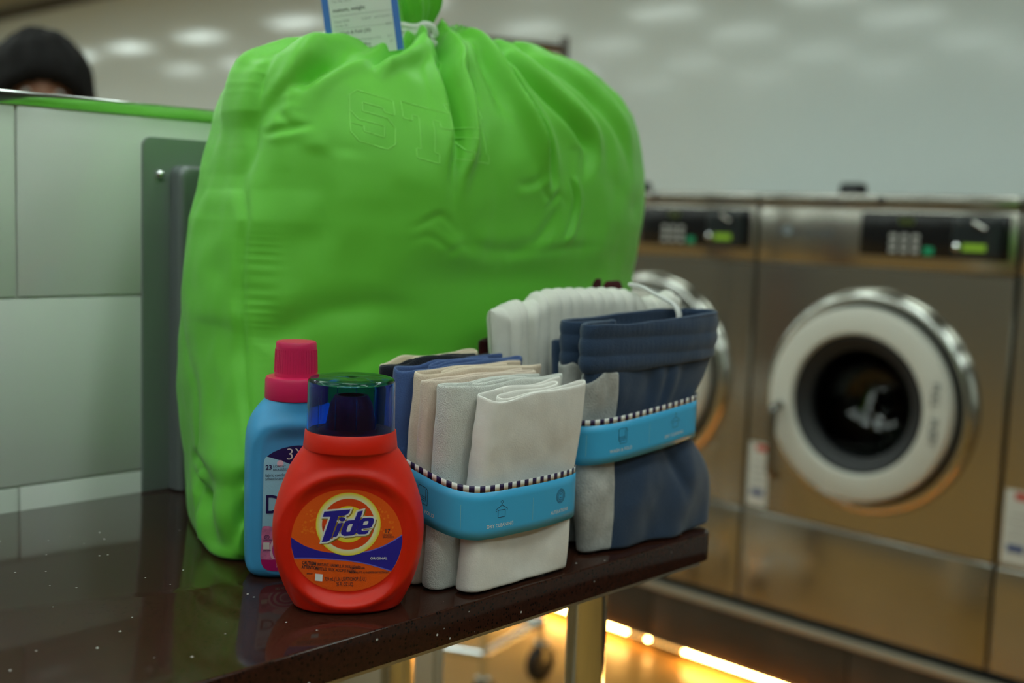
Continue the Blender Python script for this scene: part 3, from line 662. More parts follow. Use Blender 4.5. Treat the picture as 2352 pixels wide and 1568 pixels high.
def uturn(p, q, n=10):
    """half circle from p to q, bulging to the side the pass was heading"""
    p, q = np.array(p), np.array(q); c = (p[0:2]+q[0:2])/2; r = np.linalg.norm(q-p)/2; return c, r
def spiral(x0, x1, y0, y1, g, inner=3, m=.012):
    """top view of a cloth wound flat: back pass, left fold, front pass, right fold and inner passes"""
    pts = [(x1-.012, y1), (x0+(y1-y0)/2, y1)]; r = (y1-y0)/2; c = (x0+r, (y0+y1)/2)
    pts += [(c[0]-.8*r*math.sin(t), c[1]+r*math.cos(t)) for t in np.linspace(0, PI, 14)[1:-1]]
    y = y0; right = True; pts.append((x0+r, y0)); k = 0
    while k < inner and y+g < y1-.4*g:
        xe = (x1 if k == 0 else x1-.012-.006*k) if right else x0+m+.010*k
        pts.append((xe-(g/2 if right else -g/2), y)); s = 1 if right else -1
        pts += [(xe-s*g/2+s*g/2*math.sin(t), y+g/2-g/2*math.cos(t)) for t in np.linspace(0, PI, 10)[1:]]
        y += g; right = not right; k += 1
    pts.append(((x1-.04) if right else x0+m+.03, y))
    return np.array(pts)

def cloth(name, path, h0, h1, thick, m, parent=None, seed=1., amp=.0016, lean=(0, 0), bulge=None, topamp=.004, step=.0045, nzr=34, smoothp=2, extra=None, sub=1, lowfn=None, wavelen=16):
    Q = resample(path, step=step)
    for _ in range(smoothp): Q[1:-1] = .25*Q[:-2]+.5*Q[1:-1]+.25*Q[2:]
    n = len(Q); s = np.linspace(0, 1, n)
    tn = np.array([mnoise.noise(Vector((q[0]*22, q[1]*60, seed*5.1))) for q in Q])
    ln_ = np.array([mnoise.noise(Vector((q[0]*20, q[1]*40, seed*9.7))) for q in Q])
    tan = np.gradient(Q, axis=0); tan /= np.linalg.norm(tan, axis=1)[:, None]; nr = np.stack([tan[:, 1], -tan[:, 0]], 1)
    top = (h1(s, Q) if callable(h1) else h1)+topamp*tn
    low = (h0(s, Q) if callable(h0) else h0)+np.abs(.0025*ln_)
    G = np.zeros((nzr, n, 3))
    for k, t in enumerate(np.linspace(0, 1, nzr)):
        z = low+(top-low)*t
        x = Q[:, 0]+lean[0]*z; y = Q[:, 1]+lean[1]*z
        P3 = np.stack([Q[:, 0], Q[:, 1]*.15, z], 1)
        w1 = nz(P3, wavelen, 2.); w2 = nz(P3, wavelen*3.2, 5.)
        d = amp*(1.6*w1+.6*w2)
        x, y = x+nr[:, 0]*d, y+d          # neighbouring layers wave together
        if bulge is not None: x, y = bulge(x, y, z)
        if extra is not None:
            e = extra(s, z, Q); x, y = x+nr[:, 0]*e, y+nr[:, 1]*e
        G[k] = np.stack([x, y, z], 1)
    org = np.array([G[..., 0].mean(), G[..., 1].mean(), 0]); loc = np.array([org[0], org[1], T])
    if parent is not None: org = np.array(parent['_org']); loc = None
    o = grid(name, G-org, m, parent)
    if loc is not None: o.location = loc
    so = o.modifiers.new('thickness', 'SOLIDIFY'); so.thickness = thick; so.offset = 0
    if sub: ss = o.modifiers.new('soft', 'SUBSURF'); ss.levels = sub; ss.render_levels = sub
    return o

PC = (.80, .83)
def b1(x, y, z):
    """pinched where the paper band holds it"""
    k = 1+.05*(1-np.exp(-((z-.083)/.045)**2)); return PC[0]+(x-PC[0])*(1+.35*(k-1)), PC[1]+(y-PC[1])*k*.985
G1 = 'folded laundry held by the left paper band'
def laundry(o, label, group=G1): return tag(o, label, 'laundry', group)
laundry(cloth('folded_sheet', spiral(.725, .862, .746, .772, .0075, 4, .010), .003, lambda s, Q: .186+.003*sm(.80, .88, Q[:, 0]), .0024, M_cw, seed=1.3, lean=(.105, 0), bulge=b1, amp=.0019, topamp=.008),
        'smooth white folded sheet at the front of the left paper-banded bundle')
laundry(cloth('folded_sheet', spiral(.709, .868, .7765, .799, .0075, 4, .03), .001, .193, .0030, M_cg, seed=2.1, lean=(.07, 0), bulge=b1, amp=.0016, topamp=.004),
        'pale grey brushed folded sheet right behind the smooth white sheet')
laundry(cloth('folded_cloth', spiral(.707, .86, .8025, .813, .006, 1), .001, .196, .0026, M_cp, seed=3.7, lean=(.055, 0), bulge=b1, amp=.0014),
        'low pinkish beige folded cloth between pale grey sheet and tall beige cloth')
laundry(cloth('folded_cloth', spiral(.708, .872, .8165, .838, .0070, 4, .02), .001, .200, .0030, M_cb, seed=4.4, lean=(.11, 0), bulge=b1, amp=.0016),
        'tall beige folded cloth in front of the blue folded cloth')
laundry(cloth('folded_cloth', spiral(.706, .872, .8415, .8635, .0070, 4, .03), .001, lambda s, Q: .200+.005*sm(.74, .77, Q[:, 0]), .0028, M_cn, seed=5.9, lean=(.10, 0), bulge=b1, amp=.0016),
        'denim blue folded cloth standing behind the tall beige cloth')
laundry(cloth('folded_cloth', spiral(.714, .860, .867, .880, .0065, 1), .001, lambda s, Q: .200+.006*sm(.74, .76, Q[:, 0]), .0026, M_ck, seed=6.2, lean=(.05, 0), bulge=b1, amp=.0014),
        'black folded cloth squeezed between the blue and the tan cloths')
laundry(cloth('folded_cloth', spiral(.733, .858, .8835, .906, .0075, 3, .03), .001, lambda s, Q: .200+.006*sm(.745, .775, Q[:, 0]), .0030, M_ct, seed=7.5, lean=(.05, 0), bulge=b1, amp=.0018, topamp=.006),
        'tan folded cloth at the very back of the left bundle')

# ------------------------------------------------------------------ paper bands
M_band = mat('band_blue_paper', lin(70, 180, 234), rough=.30, spec=.5); M_bw = mat('band_white', (.80, .80, .77), rough=.35); M_bn = mat('band_navy', lin(40, 22, 72), rough=.35); M_bl = mat('band_divider', lin(150, 205, 215), rough=.4)
class Band:
    def __init__(s, pts, ztop, hgt, name, label):
        s.C = resample(catmull(pts, True, 12), n=400, closed=True); s.n = 400
        d = np.linalg.norm(np.roll(s.C, -1, 0)-s.C, axis=1); s.cum = np.r_[0, np.cumsum(d)]; s.L = s.cum[-1]; s.ztop = ztop; s.h = hgt
        s.root = empty(name, (s.C[:, 0].mean(), s.C[:, 1].mean(), T)); tag(s.root, label, 'paper band'); s.org = np.array([s.root.location.x, s.root.location.y, 0])
    def fn(s, u, v, layer):
        """u: length along the band, v: height above its lower edge"""
        u = np.mod(np.asarray(u, float), s.L); v = np.asarray(v, float)
        Cx = np.r_[s.C, s.C[:1]]; x = np.interp(u, s.cum, Cx[:, 0]); y = np.interp(u, s.cum, Cx[:, 1])
        e = .002; tx = np.interp(np.mod(u+e, s.L), s.cum, Cx[:, 0])-np.interp(np.mod(u-e, s.L), s.cum, Cx[:, 0]); ty = np.interp(np.mod(u+e, s.L), s.cum, Cx[:, 1])-np.interp(np.mod(u-e, s.L), s.cum, Cx[:, 1])
        ln = np.hypot(tx, ty); nx, ny = ty/ln, -tx/ln
        z = s.ztop(x, y)-s.h+v
        return np.stack([x+nx*layer, y+ny*layer, z], -1)-s.org
    def s_at(s, x):      # arc length where the front of the band passes x
        f = np.where(s.C[:, 1] < s.C[:, 1].mean(), np.abs(s.C[:, 0]-x), 9); return s.cum[np.argmin(f)]
    def build(s, mid, sw, stripe=.0062):
        us = np.linspace(0, s.L, 401)[:-1]
        G = np.array([s.fn(us, np.full(400, v), 0) for v in np.linspace(0, s.h-stripe, 6)])
        o = grid('paper', G, M_band, s.root, closed_u=True); so = o.modifiers.new('thickness', 'SOLIDIFY'); so.thickness = .0003; so.offset = -1
        ns = int(round(s.L/sw/2))*2; sub = 4; us = np.linspace(0, s.L, ns*sub+1)[:-1]
        G = np.array([s.fn(us, np.full(len(us), v), 0) for v in (s.h-stripe, s.h)]); o = grid('striped_edge', G, [M_bw, M_bn], s.root, closed_u=True)
        o.data.polygons.foreach_set('material_index', [(i//sub) % 2 for i in range(ns*sub)]); so = o.modifiers.new('thickness', 'SOLIDIFY'); so.thickness = .0003; so.offset = -1
        o['label'] = 'navy and white striped edge'
        step = .0415; k = .00105
        towel = [[(-5, 6), (-4, 7.2), (4, 7.2), (5.5, 6), (5.5, -8), (-3, -8), (-3, -5)], [(-5, 6), (-5, -5), (3.4, -5), (3.4, 5.5), (4.4, 6.4), (5.5, 6)], [(-6, 5.2), (-5, 5.2)], [(5.5, 4), (7, 4)],
                 [(-5, -1.6), (-4, -1), (-2.6, -2), (-1, -1), (.6, -2), (2, -1), (3.4, -1.8)], [(-5, -3.2), (-4, -2.6), (-2.6, -3.6), (-1, -2.6), (.6, -3.6), (2, -2.6), (3.4, -3.4)]]
        hang = [[(-1.3, 6.0), (-1.2, 7.4), (0, 8), (1.3, 7.4), (1.3, 6.2), (.2, 5.2), (0, 3.6)], [(-5.6, -1.6), (-6.6, -1.2), (-6.8, -.2), (-6, .6), (0, 3.8), (6, .6), (6.8, -.2), (6.6, -1.2), (5.6, -1.6)], [(-4.2, -.6), (4.2, -.6), (4.2, -7), (-4.2, -7), (-4.2, -.6)]]
        ci = lambda r: circ(0, 0, r, 26, endpoint=True)
        but = [ci(6.6), ci(5.4), ci(3.9), [(-1.6, 1.7), (1.6, 1.7)], [(-1.6, -1.7), (1.6, -1.7)]]
        items = [(-1, 'WASH & FOLD', towel), (0, 'DRY CLEANING', hang), (1, 'ALTERATIONS', but), (2, 'WASH & FOLD', towel), (3, 'DRY CLEANING', hang), (-2, 'ALTERATIONS', but)]
        for (i, t_, ic) in items:
            u0 = mid+i*2*step
            flat('service_icon', strokes_vf([[(x*k, y*k) for x, y in resample(l, step=.7)] for l in ic], .00042), M_bn, s.root, (u0+.0008, .0265), .0003, s.fn)
            flat('lettering', text_vf(t_, .0047, .01, sx=.92, spacing=1.06), M_bw, s.root, (u0, .0115), .0003, s.fn)
            flat('divider', strokes_vf([resample([(0, -.011), (0, .011)], n=12)], .0004), M_bl, s.root, (u0+step, .0205), .0003, s.fn)
        return s
bd1 = Band([(.713, .905), (.703, .85), (.7055, .80), (.7135, .760), (.738, .7405), (.785, .7360), (.825, .7365), (.866, .7435), (.8825, .762), (.8865, .81), (.886, .865), (.876, .905), (.84, .918), (.76, .918)],
     lambda x, y: .1045+.26*np.clip(y-.742, 0, .08)*np.clip(1-(x-.70)/.12, 0, 1), .0505, 'paper_band', 'blue paper band round the bundle with the white sheet in front')
bd1.build(bd1.s_at(.757), .00535)
# ------------------------------------------------------------------ second bundle: sweatpants, ribbed knit, dark shirt
M_nv = cloth_mat('navy_fleece', lin(47, 66, 93), bump=.5, bscale=900); M_hg = cloth_mat('heather_grey_jersey', (.50, .50, .48), bump=.5, bscale=500, vary=.25)
M_kn = cloth_mat('white_knit', (.88, .865, .79), bump=.7, bscale=1100); M_dk = cloth_mat('dark_red_flannel', lin(70, 8, 14), vary=.5)
def b2(x, y, z):
    g = np.exp(-((z-.130)/.042)**2); kx = np.where(x > .99, 1-.34*g, 1-.10*g); ky = 1-.07*g+.03*np.exp(-((z-.05)/.04)**2)
    return .99+(x-.99)*kx, .83+(y-.83)*ky
pants = empty('sweatpants', (1.01, .79, T)); pants['_org'] = (1.01, .79, 0.)
tag(pants, 'navy sweatpants with grey side stripe folded in the right paper band', 'sweatpants', 'folded laundry held by the right paper band')
pp = [(1.112, .797), (1.03, .815), (.955, .821), (.926, .815), (.936, .804), (.985, .794), (.942, .785), (.914, .776), (.922, .767), (.98, .757), (1.05, .7505), (1.10, .753), (1.128, .768), (1.127, .785)]
PP = catmull(pp, True, 10); PP = np.vstack([PP, PP[:1]])
def ptop(s, Q): return .197+.006*sm(.95, 1.1, Q[:, 0])
def pw(s, z, Q):    # soft vertical drape below the waistband and creases at the band
    g = np.clip((.2-z)/.2, 0, 1)
    return .0019*np.sin(Q[:, 0]*150+8*z+2*np.sin(Q[:, 0]*61))*np.exp(-((z-.178)/.025)**2)+.004*np.exp(-((z-.06)/.05)**2)+.0034*np.sin(Q[:, 0]*80-34*z)*g-.006*np.exp(-((Q[:, 0]-1.045-.35*(.09-z))/.010)**2)*np.exp(-((z-.075)/.028)**2)
cloth('body', PP, .002, ptop, .0042, M_nv, pants, seed=11., amp=.0022, bulge=b2, extra=pw, topamp=.001, step=.005, nzr=40)
def ww(s, z, Q):    # three stitched channels, gathered
    c = (z-.192)/.055; return .0026+.0016*np.abs(np.sin(c*3*PI))+.0003*np.sin(Q[:, 0]*900)*np.abs(np.sin(c*3*PI))-.002*np.exp(-((c-0)/.1)**2)
wb = cloth('waistband', PP, lambda s, Q: .192+.006*sm(.95, 1.1, Q[:, 0]), lambda s, Q: .243+.008*sm(.95, 1.1, Q[:, 0]), .0044, M_nv, pants, seed=11., amp=.0022, bulge=b2, extra=ww, topamp=.0012, step=.003, nzr=26, sub=1)
wb['label'] = 'gathered navy waistband'
lg = catmull([(1.01, .843), (.97, .847), (.938, .843), (.930, .836), (.938, .829), (.97, .828), (1.01, .829)], False, 8)
cloth('folded_leg', lg, .002, .219, .004, M_nv, pants, seed=13., amp=.0016, bulge=b2, step=.005)
def sub_path(x_in, ya, yb):   # stretch of the outline between two y values near its left folds
    return np.array([q for q in PP if ya <= q[1] <= yb and q[0] <= x_in])
def st(s, z, Q): return .0034+pw(s, z, Q)-.0016*np.exp(-((s-.62-.9*(z-.05))/.05)**2)*np.exp(-((z-.05)/.05)**2)
f1 = catmull([(.955, .788), (.936, .7835), (.918, .7795), (.912, .7745), (.918, .7675), (.930, .7652), (.940, .7637), (.947, .7626)], False, 8)
o = cloth('side_stripe', f1, .003, lambda s, Q: .193-.012*(1-sm(.912, .93, Q[:, 0])), .0028, M_hg, pants, seed=11., amp=.0022, bulge=b2, extra=st, topamp=.001, step=.004); o['label'] = 'heather grey side stripe'
f2 = catmull([(.96, .8215), (.935, .820), (.922, .8145), (.928, .806), (.945, .802), (.965, .798)], False, 8)
cloth('side_stripe', f2, .003, lambda s, Q: .206-.01*(1-sm(.922, .935, Q[:, 0])), .0028, M_hg, pants, seed=11., amp=.0022, bulge=b2, extra=st, topamp=.001, step=.004)
M_cordw = cloth_mat('white_flat_cord', (.74, .74, .72))
dc = catmull([(1.078, .853, .276), (1.086, .840, .274), (1.090, .826, .268), (1.091, .810, .262), (1.093, .797, .256), (1.092, .789, .246), (1.09, .785, .225)], False, 8)-np.array([1.01, .79, 0])
o = tube('drawstring', dc, .0056, M_cordw, pants, 12, flat=.4); o['label'] = 'flat white drawstring'

def knit():
    ln = catmull([(.877, .880), (.93, .881), (1.0, .873), (1.08, .857), (1.155, .834)], False, 16); Q = resample(ln, step=.00125); n = len(Q)
    s = np.linspace(0, 1, n); tan = np.gradient(Q, axis=0); tan /= np.linalg.norm(tan, axis=1)[:, None]; nr = np.stack([tan[:, 1], -tan[:, 0]], 1)
    top = .250+.020*sm(0, .35, s)-.012*sm(.6, 1, s)+.008*np.exp(-((s-.93)/.05)**2)-.006*np.exp(-((s-.80)/.04)**2)-.006*np.exp(-((s-.2)/.03)**2)
    half = .0175*np.clip(np.minimum(s/.07, (1-s)/.09), .0004, 1)**.5
    sec = [(1, t) for t in np.linspace(0, 1, 46)]+[('a', t) for t in np.linspace(0, PI, 14)[1:-1]]+[(-1, t) for t in np.linspace(1, 0, 22)]
    L = s*(Q[:, 0].max()-Q[:, 0].min())*1.05; G = []
    for k, t in sec:
        if k == 'a': off = half*math.cos(t); z = top-half+half*math.sin(t)
        else: off = half*k; z = .002+(top-half-.002)*t
        z = np.broadcast_to(z, s.shape)
        slant = L+.045*(top-z)*np.exp(-((s-.1)/.12)**2)*1.2
        w = .0115*(1-.35*np.exp(-((s-.1)/.15)**2)); rib = .0048*(np.abs(np.sin(PI*slant/.0165))**.55-.5)
        rib += .0006*np.sin(2*PI*slant/.0029)
        gro = -.006*np.exp(-((slant-.050)/.006)**2)+.004*np.exp(-((slant-.030)/.012)**2)-.004*np.exp(-((slant-.083)/.005)**2)
        sg = math.cos(t) if k == 'a' else k
        rr = (rib+gro*(1 if sg > 0 else .3))*np.clip(np.minimum(s/.05, (1-s)/.05), 0, 1)
        x, y = Q[:, 0]+nr[:, 0]*(off+rr*sg), Q[:, 1]+nr[:, 1]*(off+rr*sg); zz_ = z+(rr*math.sin(t) if k == 'a' else 0)
        x, y = b2(x, y, z); x = x+.030*np.clip((.24-z)/.24, 0, 1)*np.exp(-(s/.12)**2)
        G.append(np.stack([x, y, zz_], 1))
    G = np.array(G); org = np.array([1.01, .87, 0]); o = grid('folded_knit', G-org, M_kn); o.location = (1.01, .87, T); return o
k_ = knit(); tag(k_, 'white ribbed knit folded over behind the navy sweatpants', 'laundry', 'folded laundry held by the right paper band')
dp_ = catmull([(1.09, .905), (1.0, .917), (.92, .920), (.900, .916), (.892, .911), (.900, .9065), (.93, .9065), (1.0, .902), (1.09, .888), (1.15, .866)], False, 8)
d_ = cloth('folded_shirt', dp_, .002, lambda s, Q: .214+.066*sm(1.058, 1.080, Q[:, 0])*(1-sm(1.102, 1.114, Q[:, 0])), .0036, M_dk, seed=17., amp=.0012, bulge=b2, topamp=.003, step=.005)
tag(d_, 'dark red and black folded shirt peeking out behind the white knit', 'laundry', 'folded laundry held by the right paper band')
bd2 = Band([(.897, .908), (.8905, .86), (.8945, .81), (.9045, .768), (.935, .7495), (.985, .7430), (1.035, .7405), (1.070, .7435), (1.093, .766), (1.116, .82), (1.119, .868), (1.085, .903), (1.0, .928), (.925, .929)],
           lambda x, y: .1445+.016*np.clip((x-.905)/.16, 0, 1), .0475, 'paper_band', 'blue paper band round the navy sweatpants bundle')
bd2.build(bd2.s_at(.945)+.083, .0052)

# ------------------------------------------------------------------ washers
XW = 2.67; ZW = .235
M_st = mat('stainless_steel', (.50, .48, .43), rough=.20, metal=1, aniso=.55); M_st2 = mat('stainless_trim', (.40, .39, .36), rough=.30, metal=1)

for m_ in (M_st,):      # vertical brushing spreads the reflections up and down
    cv = m_.node_tree.nodes.new('ShaderNodeCombineXYZ'); cv.inputs[2].default_value = 1
    m_.node_tree.links.new(cv.outputs[0], m_.node_tree.nodes['Principled BSDF'].inputs['Tangent'])
M_hndl = mat('dark_steel_handle', (.22, .22, .21), rough=.25, metal=1); M_bez = mat('polished_bezel', (.55, .55, .52), rough=.16, metal=1); M_door = mat('pale_grey_door', (.60, .59, .53), rough=.38, spec=.4); M_gask = mat('black_rubber', (.012, .013, .015), rough=.5)
M_blk = mat('black_panel', (.008, .008, .009), rough=.18); M_blk2 = mat('black_reader', (.02, .024, .026), rough=.12); M_btn = mat('grey_button', (.42, .42, .40), rough=.5)
M_grn = mat('green_button', (.0, .22, .10), rough=.4, emit=(0, .5, .2), strength=.08); M_lcd = mat('lime_display', (.14, .26, .02), rough=.4, emit=(.35, .7, .03), strength=.16); M_lcd2 = mat('dim_display', (.05, .07, .01), rough=.4)
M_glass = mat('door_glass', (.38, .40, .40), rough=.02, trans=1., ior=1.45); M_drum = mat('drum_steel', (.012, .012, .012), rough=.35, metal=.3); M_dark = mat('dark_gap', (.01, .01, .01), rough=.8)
M_stk = mat('sticker_white', (.62, .62, .58), rough=.5); M_stkr = mat('sticker_red', lin(190, 50, 28), rough=.5); M_stkb = mat('sticker_blue', lin(70, 84, 130), rough=.5); M_logo = mat('logo_print', (.09, .10, .11), rough=.5); M_logob = mat('logo_badge', (.30, .36, .40), rough=.3, metal=.4)
WY, WH, WD = .680, 1.10, .74
def face(y, z, x=0.): return Matrix(((0, 0, -1, x), (-1, 0, 0, y), (0, 1, 0, z), (0, 0, 0, 1)))     # local x -> -Y, y -> Z, z -> -X
def onface(name, VF, m, parent, y, z, x):
    V, F = VF; V = np.array(V, float); Q = np.stack([np.full(len(V), x), y-V[:, 0], z+V[:, 1]], 1); return mesh(name, Q, F, m, parent)
def washer():
    r = empty('front_load_washer', (XW, 1.007, ZW))
    # casing: side and back shell with a round port in the front, front in three pressed panels
    bm = bmesh.new(); box_bm(bm, (.022, .002, 0), (WD, WY-.002, WH-.004))
    bmesh.ops.delete(bm, geom=[f for f in bm.faces if all(v.co.x < .03 for v in f.verts)], context='FACES_ONLY'); bmobj('casing', bm, M_st2, r)
    dc_, dz_ = .338, .590
    def panel(name, z0, z1, hole=None, x0=0.):
        if hole is None: return box(name, (x0, .003, z0), (.022, WY-.003, z1), M_st, r, bev=.004, seg=3)
        R_ = hole; n = 96; a = np.linspace(0, 2*PI, n, endpoint=False); inn = np.stack([dc_+R_*np.cos(a), dz_+R_*np.sin(a)], 1)
        y0, y1 = .003, WY-.003; out = []
        for t, (c, s) in zip(a, zip(np.cos(a), np.sin(a))):
            k = min(((y1-dc_)/c if c > 1e-9 else 9e9) if c > 0 else ((y0-dc_)/c if c < -1e-9 else 9e9), ((z1-dz_)/s if s > 1e-9 else 9e9) if s > 0 else ((z0-dz_)/s if s < -1e-9 else 9e9)); out.append((dc_+k*c, dz_+k*s))
        for cy, cz in ((y0, z0), (y0, z1), (y1, z0), (y1, z1)):
            i = min(range(n), key=lambda i: (out[i][0]-cy)**2+(out[i][1]-cz)**2); out[i] = (cy, cz)
        G = np.array([[(x0+.02, *p) for p in out], [(x0+.003, *p) for p in out], [(x0, *((np.array(p)-(dc_, dz_))*.992+(dc_, dz_))) for p in out], [(x0, *p) for p in inn], [(x0+.03, *p) for p in inn]])
        o = grid(name, G, M_st, r, closed_u=True); o.data.set_sharp_from_angle(angle=math.radians(35)); return o
    panel('kick_panel', .004, .254); panel('front_panel', .257, .920, .262); panel('fascia', .923, 1.066); panel('top_rail', 1.069, WH, x0=-.006)
    # control panel
    cp = box('control_panel', (-.006, .022, .954), (.002, .386, 1.058), M_blk, r, bev=.004); cp['label'] = 'black control panel'
    for i in range(3):
        for j in range(3): box('button', (-.009, .232+i*.028, .962+j*.017), (-.006, .251+i*.028, .973+j*.017), M_btn, cp, bev=.002)
    box('start_button', (-.009, .196, .960), (-.006, .220, .978), M_grn, cp, bev=.002); box('display', (-.0075, .248, 1.030), (-.006, .286, 1.046), M_lcd2, cp)
    rd = box('card_reader', (-.024, .034, .958), (-.006, .150, 1.054), M_blk2, r, bev=.008, seg=3); rd['label'] = 'glossy black card reader'
    box('display', (-.0252, .066, .974), (-.0235, .120, .990), M_lcd, rd); lathe('lens', [(0, -.031), (.008, -.029), (.010, -.0245), (.010, -.022)], M_chrome, rd, 24, 'x', (0, .133, .982))
    o = tube('card_slot', [(-.026, .066, 1.024), (-.026, .096, 1.040)], .009, M_bez, rd, 12, flat=.6)
    onface('logo_lettering', text_vf('Speed Queen', .030, .02, shear=.2, sx=.98), M_logo, r, .545, 1.004, -.0006)
    onface('logo_badge', poly_vf([circ(0, 0, .012, 24)]), M_logob, r, .592, 1.006, -.0009)
    lathe('lock', [(0, -.010), (.009, -.0095), (.0105, -.006)], M_gask, r, 24, 'x', (0, .336, 1.086)); lathe('cable_gland', [(.036, WH-.004), (.034, WH+.022), (.028, WH+.030), (0, WH+.031)], M_gask, r, 28, 'z', (.07, .452, 0))
    # port and door
    bz = lathe('bezel', [(.240, .02), (.242, -.012), (.250, -.026), (.262, -.030), (.272, -.022), (.280, -.004), (.281, .001)], M_bez, r, 96, 'x', (0, dc_, dz_), sharp=0)
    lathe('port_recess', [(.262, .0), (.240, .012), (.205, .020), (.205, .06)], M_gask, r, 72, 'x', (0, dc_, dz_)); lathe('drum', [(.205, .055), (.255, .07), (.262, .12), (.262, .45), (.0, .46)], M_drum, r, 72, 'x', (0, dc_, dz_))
    dr = lathe('door', [(.208, -.020), (.232, -.024), (.238, -.036), (.238, -.062), (.236, -.069), (.229, -.073), (.176, -.071), (.172, -.067), (.170, -.052), (.168, -.02), (.208, -.020)], M_door, r, 112, 'x', (0, dc_, dz_)); dr['label'] = 'round pale grey door'
    lathe('gasket', [(.171, -.060), (.164, -.062), (.150, -.052), (.134, -.045), (.132, -.03), (.170, -.026)], M_gask, dr, 80, 'x', (0, dc_, dz_))
    lathe('glass_bowl', [(.148, -.046), (.140, -.030), (.128, .02), (.108, .065), (.07, .092), (.0, .10), (.0, .095), (.066, .087), (.102, .062), (.122, .018), (.134, -.030), (.142, -.046), (.148, -.046)], M_glass, dr, 72, 'x', (0, dc_, dz_), sharp=0)
    hd = tube('handle', catmull([(-.068, .585-.007, .368), (-.094, .585-.007, .378), (-.100, .585-.007, .40), (-.100, .585-.007, .52), (-.094, .585-.007, .545), (-.068, .585-.007, .552)]), .010, M_hndl, dr, 14)
    hd.location = (-.008, -.040, .012)
    for z in (.555, .640): onface('door_lettering', text_vf('PUSH' if z > .6 else 'PULL', .026, .01), M_logo, dr, 0, 0, 0)
    for o, (z, R_) in zip([c for c in dr.children if c.name.startswith('door_lettering')], ((.640, 1), (.555, 1))):
        o.rotation_euler = (PI/2, 0, 0); o.location = (-.0765, dc_-.203, z)
    st_ = box('notice_sticker', (-.0012, .608, .268), (0, .668, .440), M_stk, r); st_['label'] = 'white notice sticker with a red heading'
    box('sticker_heading', (-.0018, .612, .418), (-.0012, .646, .434), M_stkr, st_)
    for k in range(4): box('sticker_text_line', (-.0018, .614, .330+.017*k), (-.0012, .660-.008*(k % 2), .334+.017*k), M_btn, st_)
    box('sticker_emblem', (-.0018, .618, .296), (-.0012, .656, .314), M_stkb, st_)
    return r
w0 = washer(); GW = 'row of stainless front-load washers'
tag(w0, 'stainless front-load washer in full view beside the folded laundry', 'washing machine', GW)
w1 = copy_tree(w0); w1.location = (XW, 1.689, ZW); tag(w1, 'stainless front-load washer half hidden behind the green bag and sweatpants', 'washing machine', GW)
w2 = copy_tree(w0); w2.location = (XW, .325, ZW); tag(w2, 'stainless front-load washer cut off by the right picture edge', 'washing machine', GW)

# tiled plinth under the machines
M_pt = mat('brown_plinth_tile', (.050, .040, .030), rough=.35, vary=.2, vscale=8); M_lip = mat('plinth_edge', (.36, .32, .25), rough=.4, metal=.3)
pn = struct(box('machine_plinth', (XW+.012, -1.2, .05), (X1, 4.4, .232), M_dark)); pn['label'] = 'low brown tiled plinth under the washers'
y = 1.352-.62*4; tm = None
while y < 4.3:
    if tm is None: o = box('tile', (0, .002, 0), (.012, .618, .145), M_pt, pn, bev=.0015); tm = o.data
    else: o = bpy.data.objects.new('tile', tm); o.parent = pn; COL.objects.link(o)
    o.location = (XW, y, .048); y += .62
box('edge_trim', (XW-.010, -1.2, .194), (XW+.03, 4.4, .213), M_lip, pn, bev=.004)
box('kick_board', (XW+.03, -1.2, 0), (XW+.05, 4.4, .05), M_dark, pn)

# warm diode strip under the plinth edge
M_led = mat('warm_diode', (1, .8, .5), emit=LED_COL, strength=LED); M_ledoff = mat('dim_diode', (.6, .4, .15), emit=LED_COL, strength=LED*.03); M_strip = mat('strip_tape', (.55, .45, .3), rough=.5)
ls = empty('light_strip', (XW+.008, 1.7, .04)); tag(ls, 'glowing warm yellow light strip along the foot of the washers', 'light strip')
box('tape', (-.006, -1.4, -.002), (.006, 1.45, 0), M_strip, ls)
bx_ = None; y = .35; cache = {}
while y < 3.1:
    on = y > 2.07 or abs(y-1.984) < .009 or y < 1.865; m_ = M_led if on else M_ledoff
    if m_.name not in cache: o = box('diode', (-.004, -.0035, -.009), (.004, .0035, -.002), m_, ls, bev=.0012); cache[m_.name] = o.data
    else: o = bpy.data.objects.new('diode', cache[m_.name]); o.parent = ls; COL.objects.link(o)
    o.location = (0, y-1.7, 0); y += .0167

# ------------------------------------------------------------------ laundry cart with hanging rail, standing behind the table
M_dchr = mat('dark_chrome', (.33, .31, .29), rough=.16, metal=1)
A_c, B_c = np.array([1.983, 1.974]), np.array([2.275, 2.045]); ax = (B_c-A_c)/np.linalg.norm(B_c-A_c); ay = np.array([-ax[1], ax[0]])
ay = np.array([-.42, .9]); ay /= np.linalg.norm(ay)
Lc, Wc = np.linalg.norm(B_c-A_c), .52
ct = empty('laundry_cart', (*A_c, 0)); tag(ct, 'chrome wire laundry cart on casters with a hanging rail behind the table', 'laundry cart')
def cp3(u, v, z): q = ax*u+ay*v; return (q[0], q[1], z)
cor = [(0, 0), (Lc, 0), (Lc, Wc), (0, Wc)]
for (u, v) in cor:
    w = tube('caster', [cp3(u, v, .098), cp3(u, v, .165)], .009, M_chrome, ct, 12)
    whl = grid('wheel', (lathe_pts([(.010, -.012), (.046, -.012), (.050, -.007), (.050, .007), (.046, .012), (.010, .012)], 32) @ np.array([[1, 0, 0], [0, 0, 1], [0, 1, 0]])), M_gask, w, closed_u=True, caps=True); whl.location = cp3(u, v, .05)
    f_ = box('fork', (-.012, -.018, .055), (.012, -.014, .105), M_chrome, w); f_.location = cp3(u, v, 0); f_ = box('fork', (-.012, .014, .055), (.012, .018, .105), M_chrome, w); f_.location = cp3(u, v, 0)
    f_ = box('fork_plate', (-.014, -.018, .100), (.014, .018, .106), M_chrome, w); f_.location = cp3(u, v, 0)
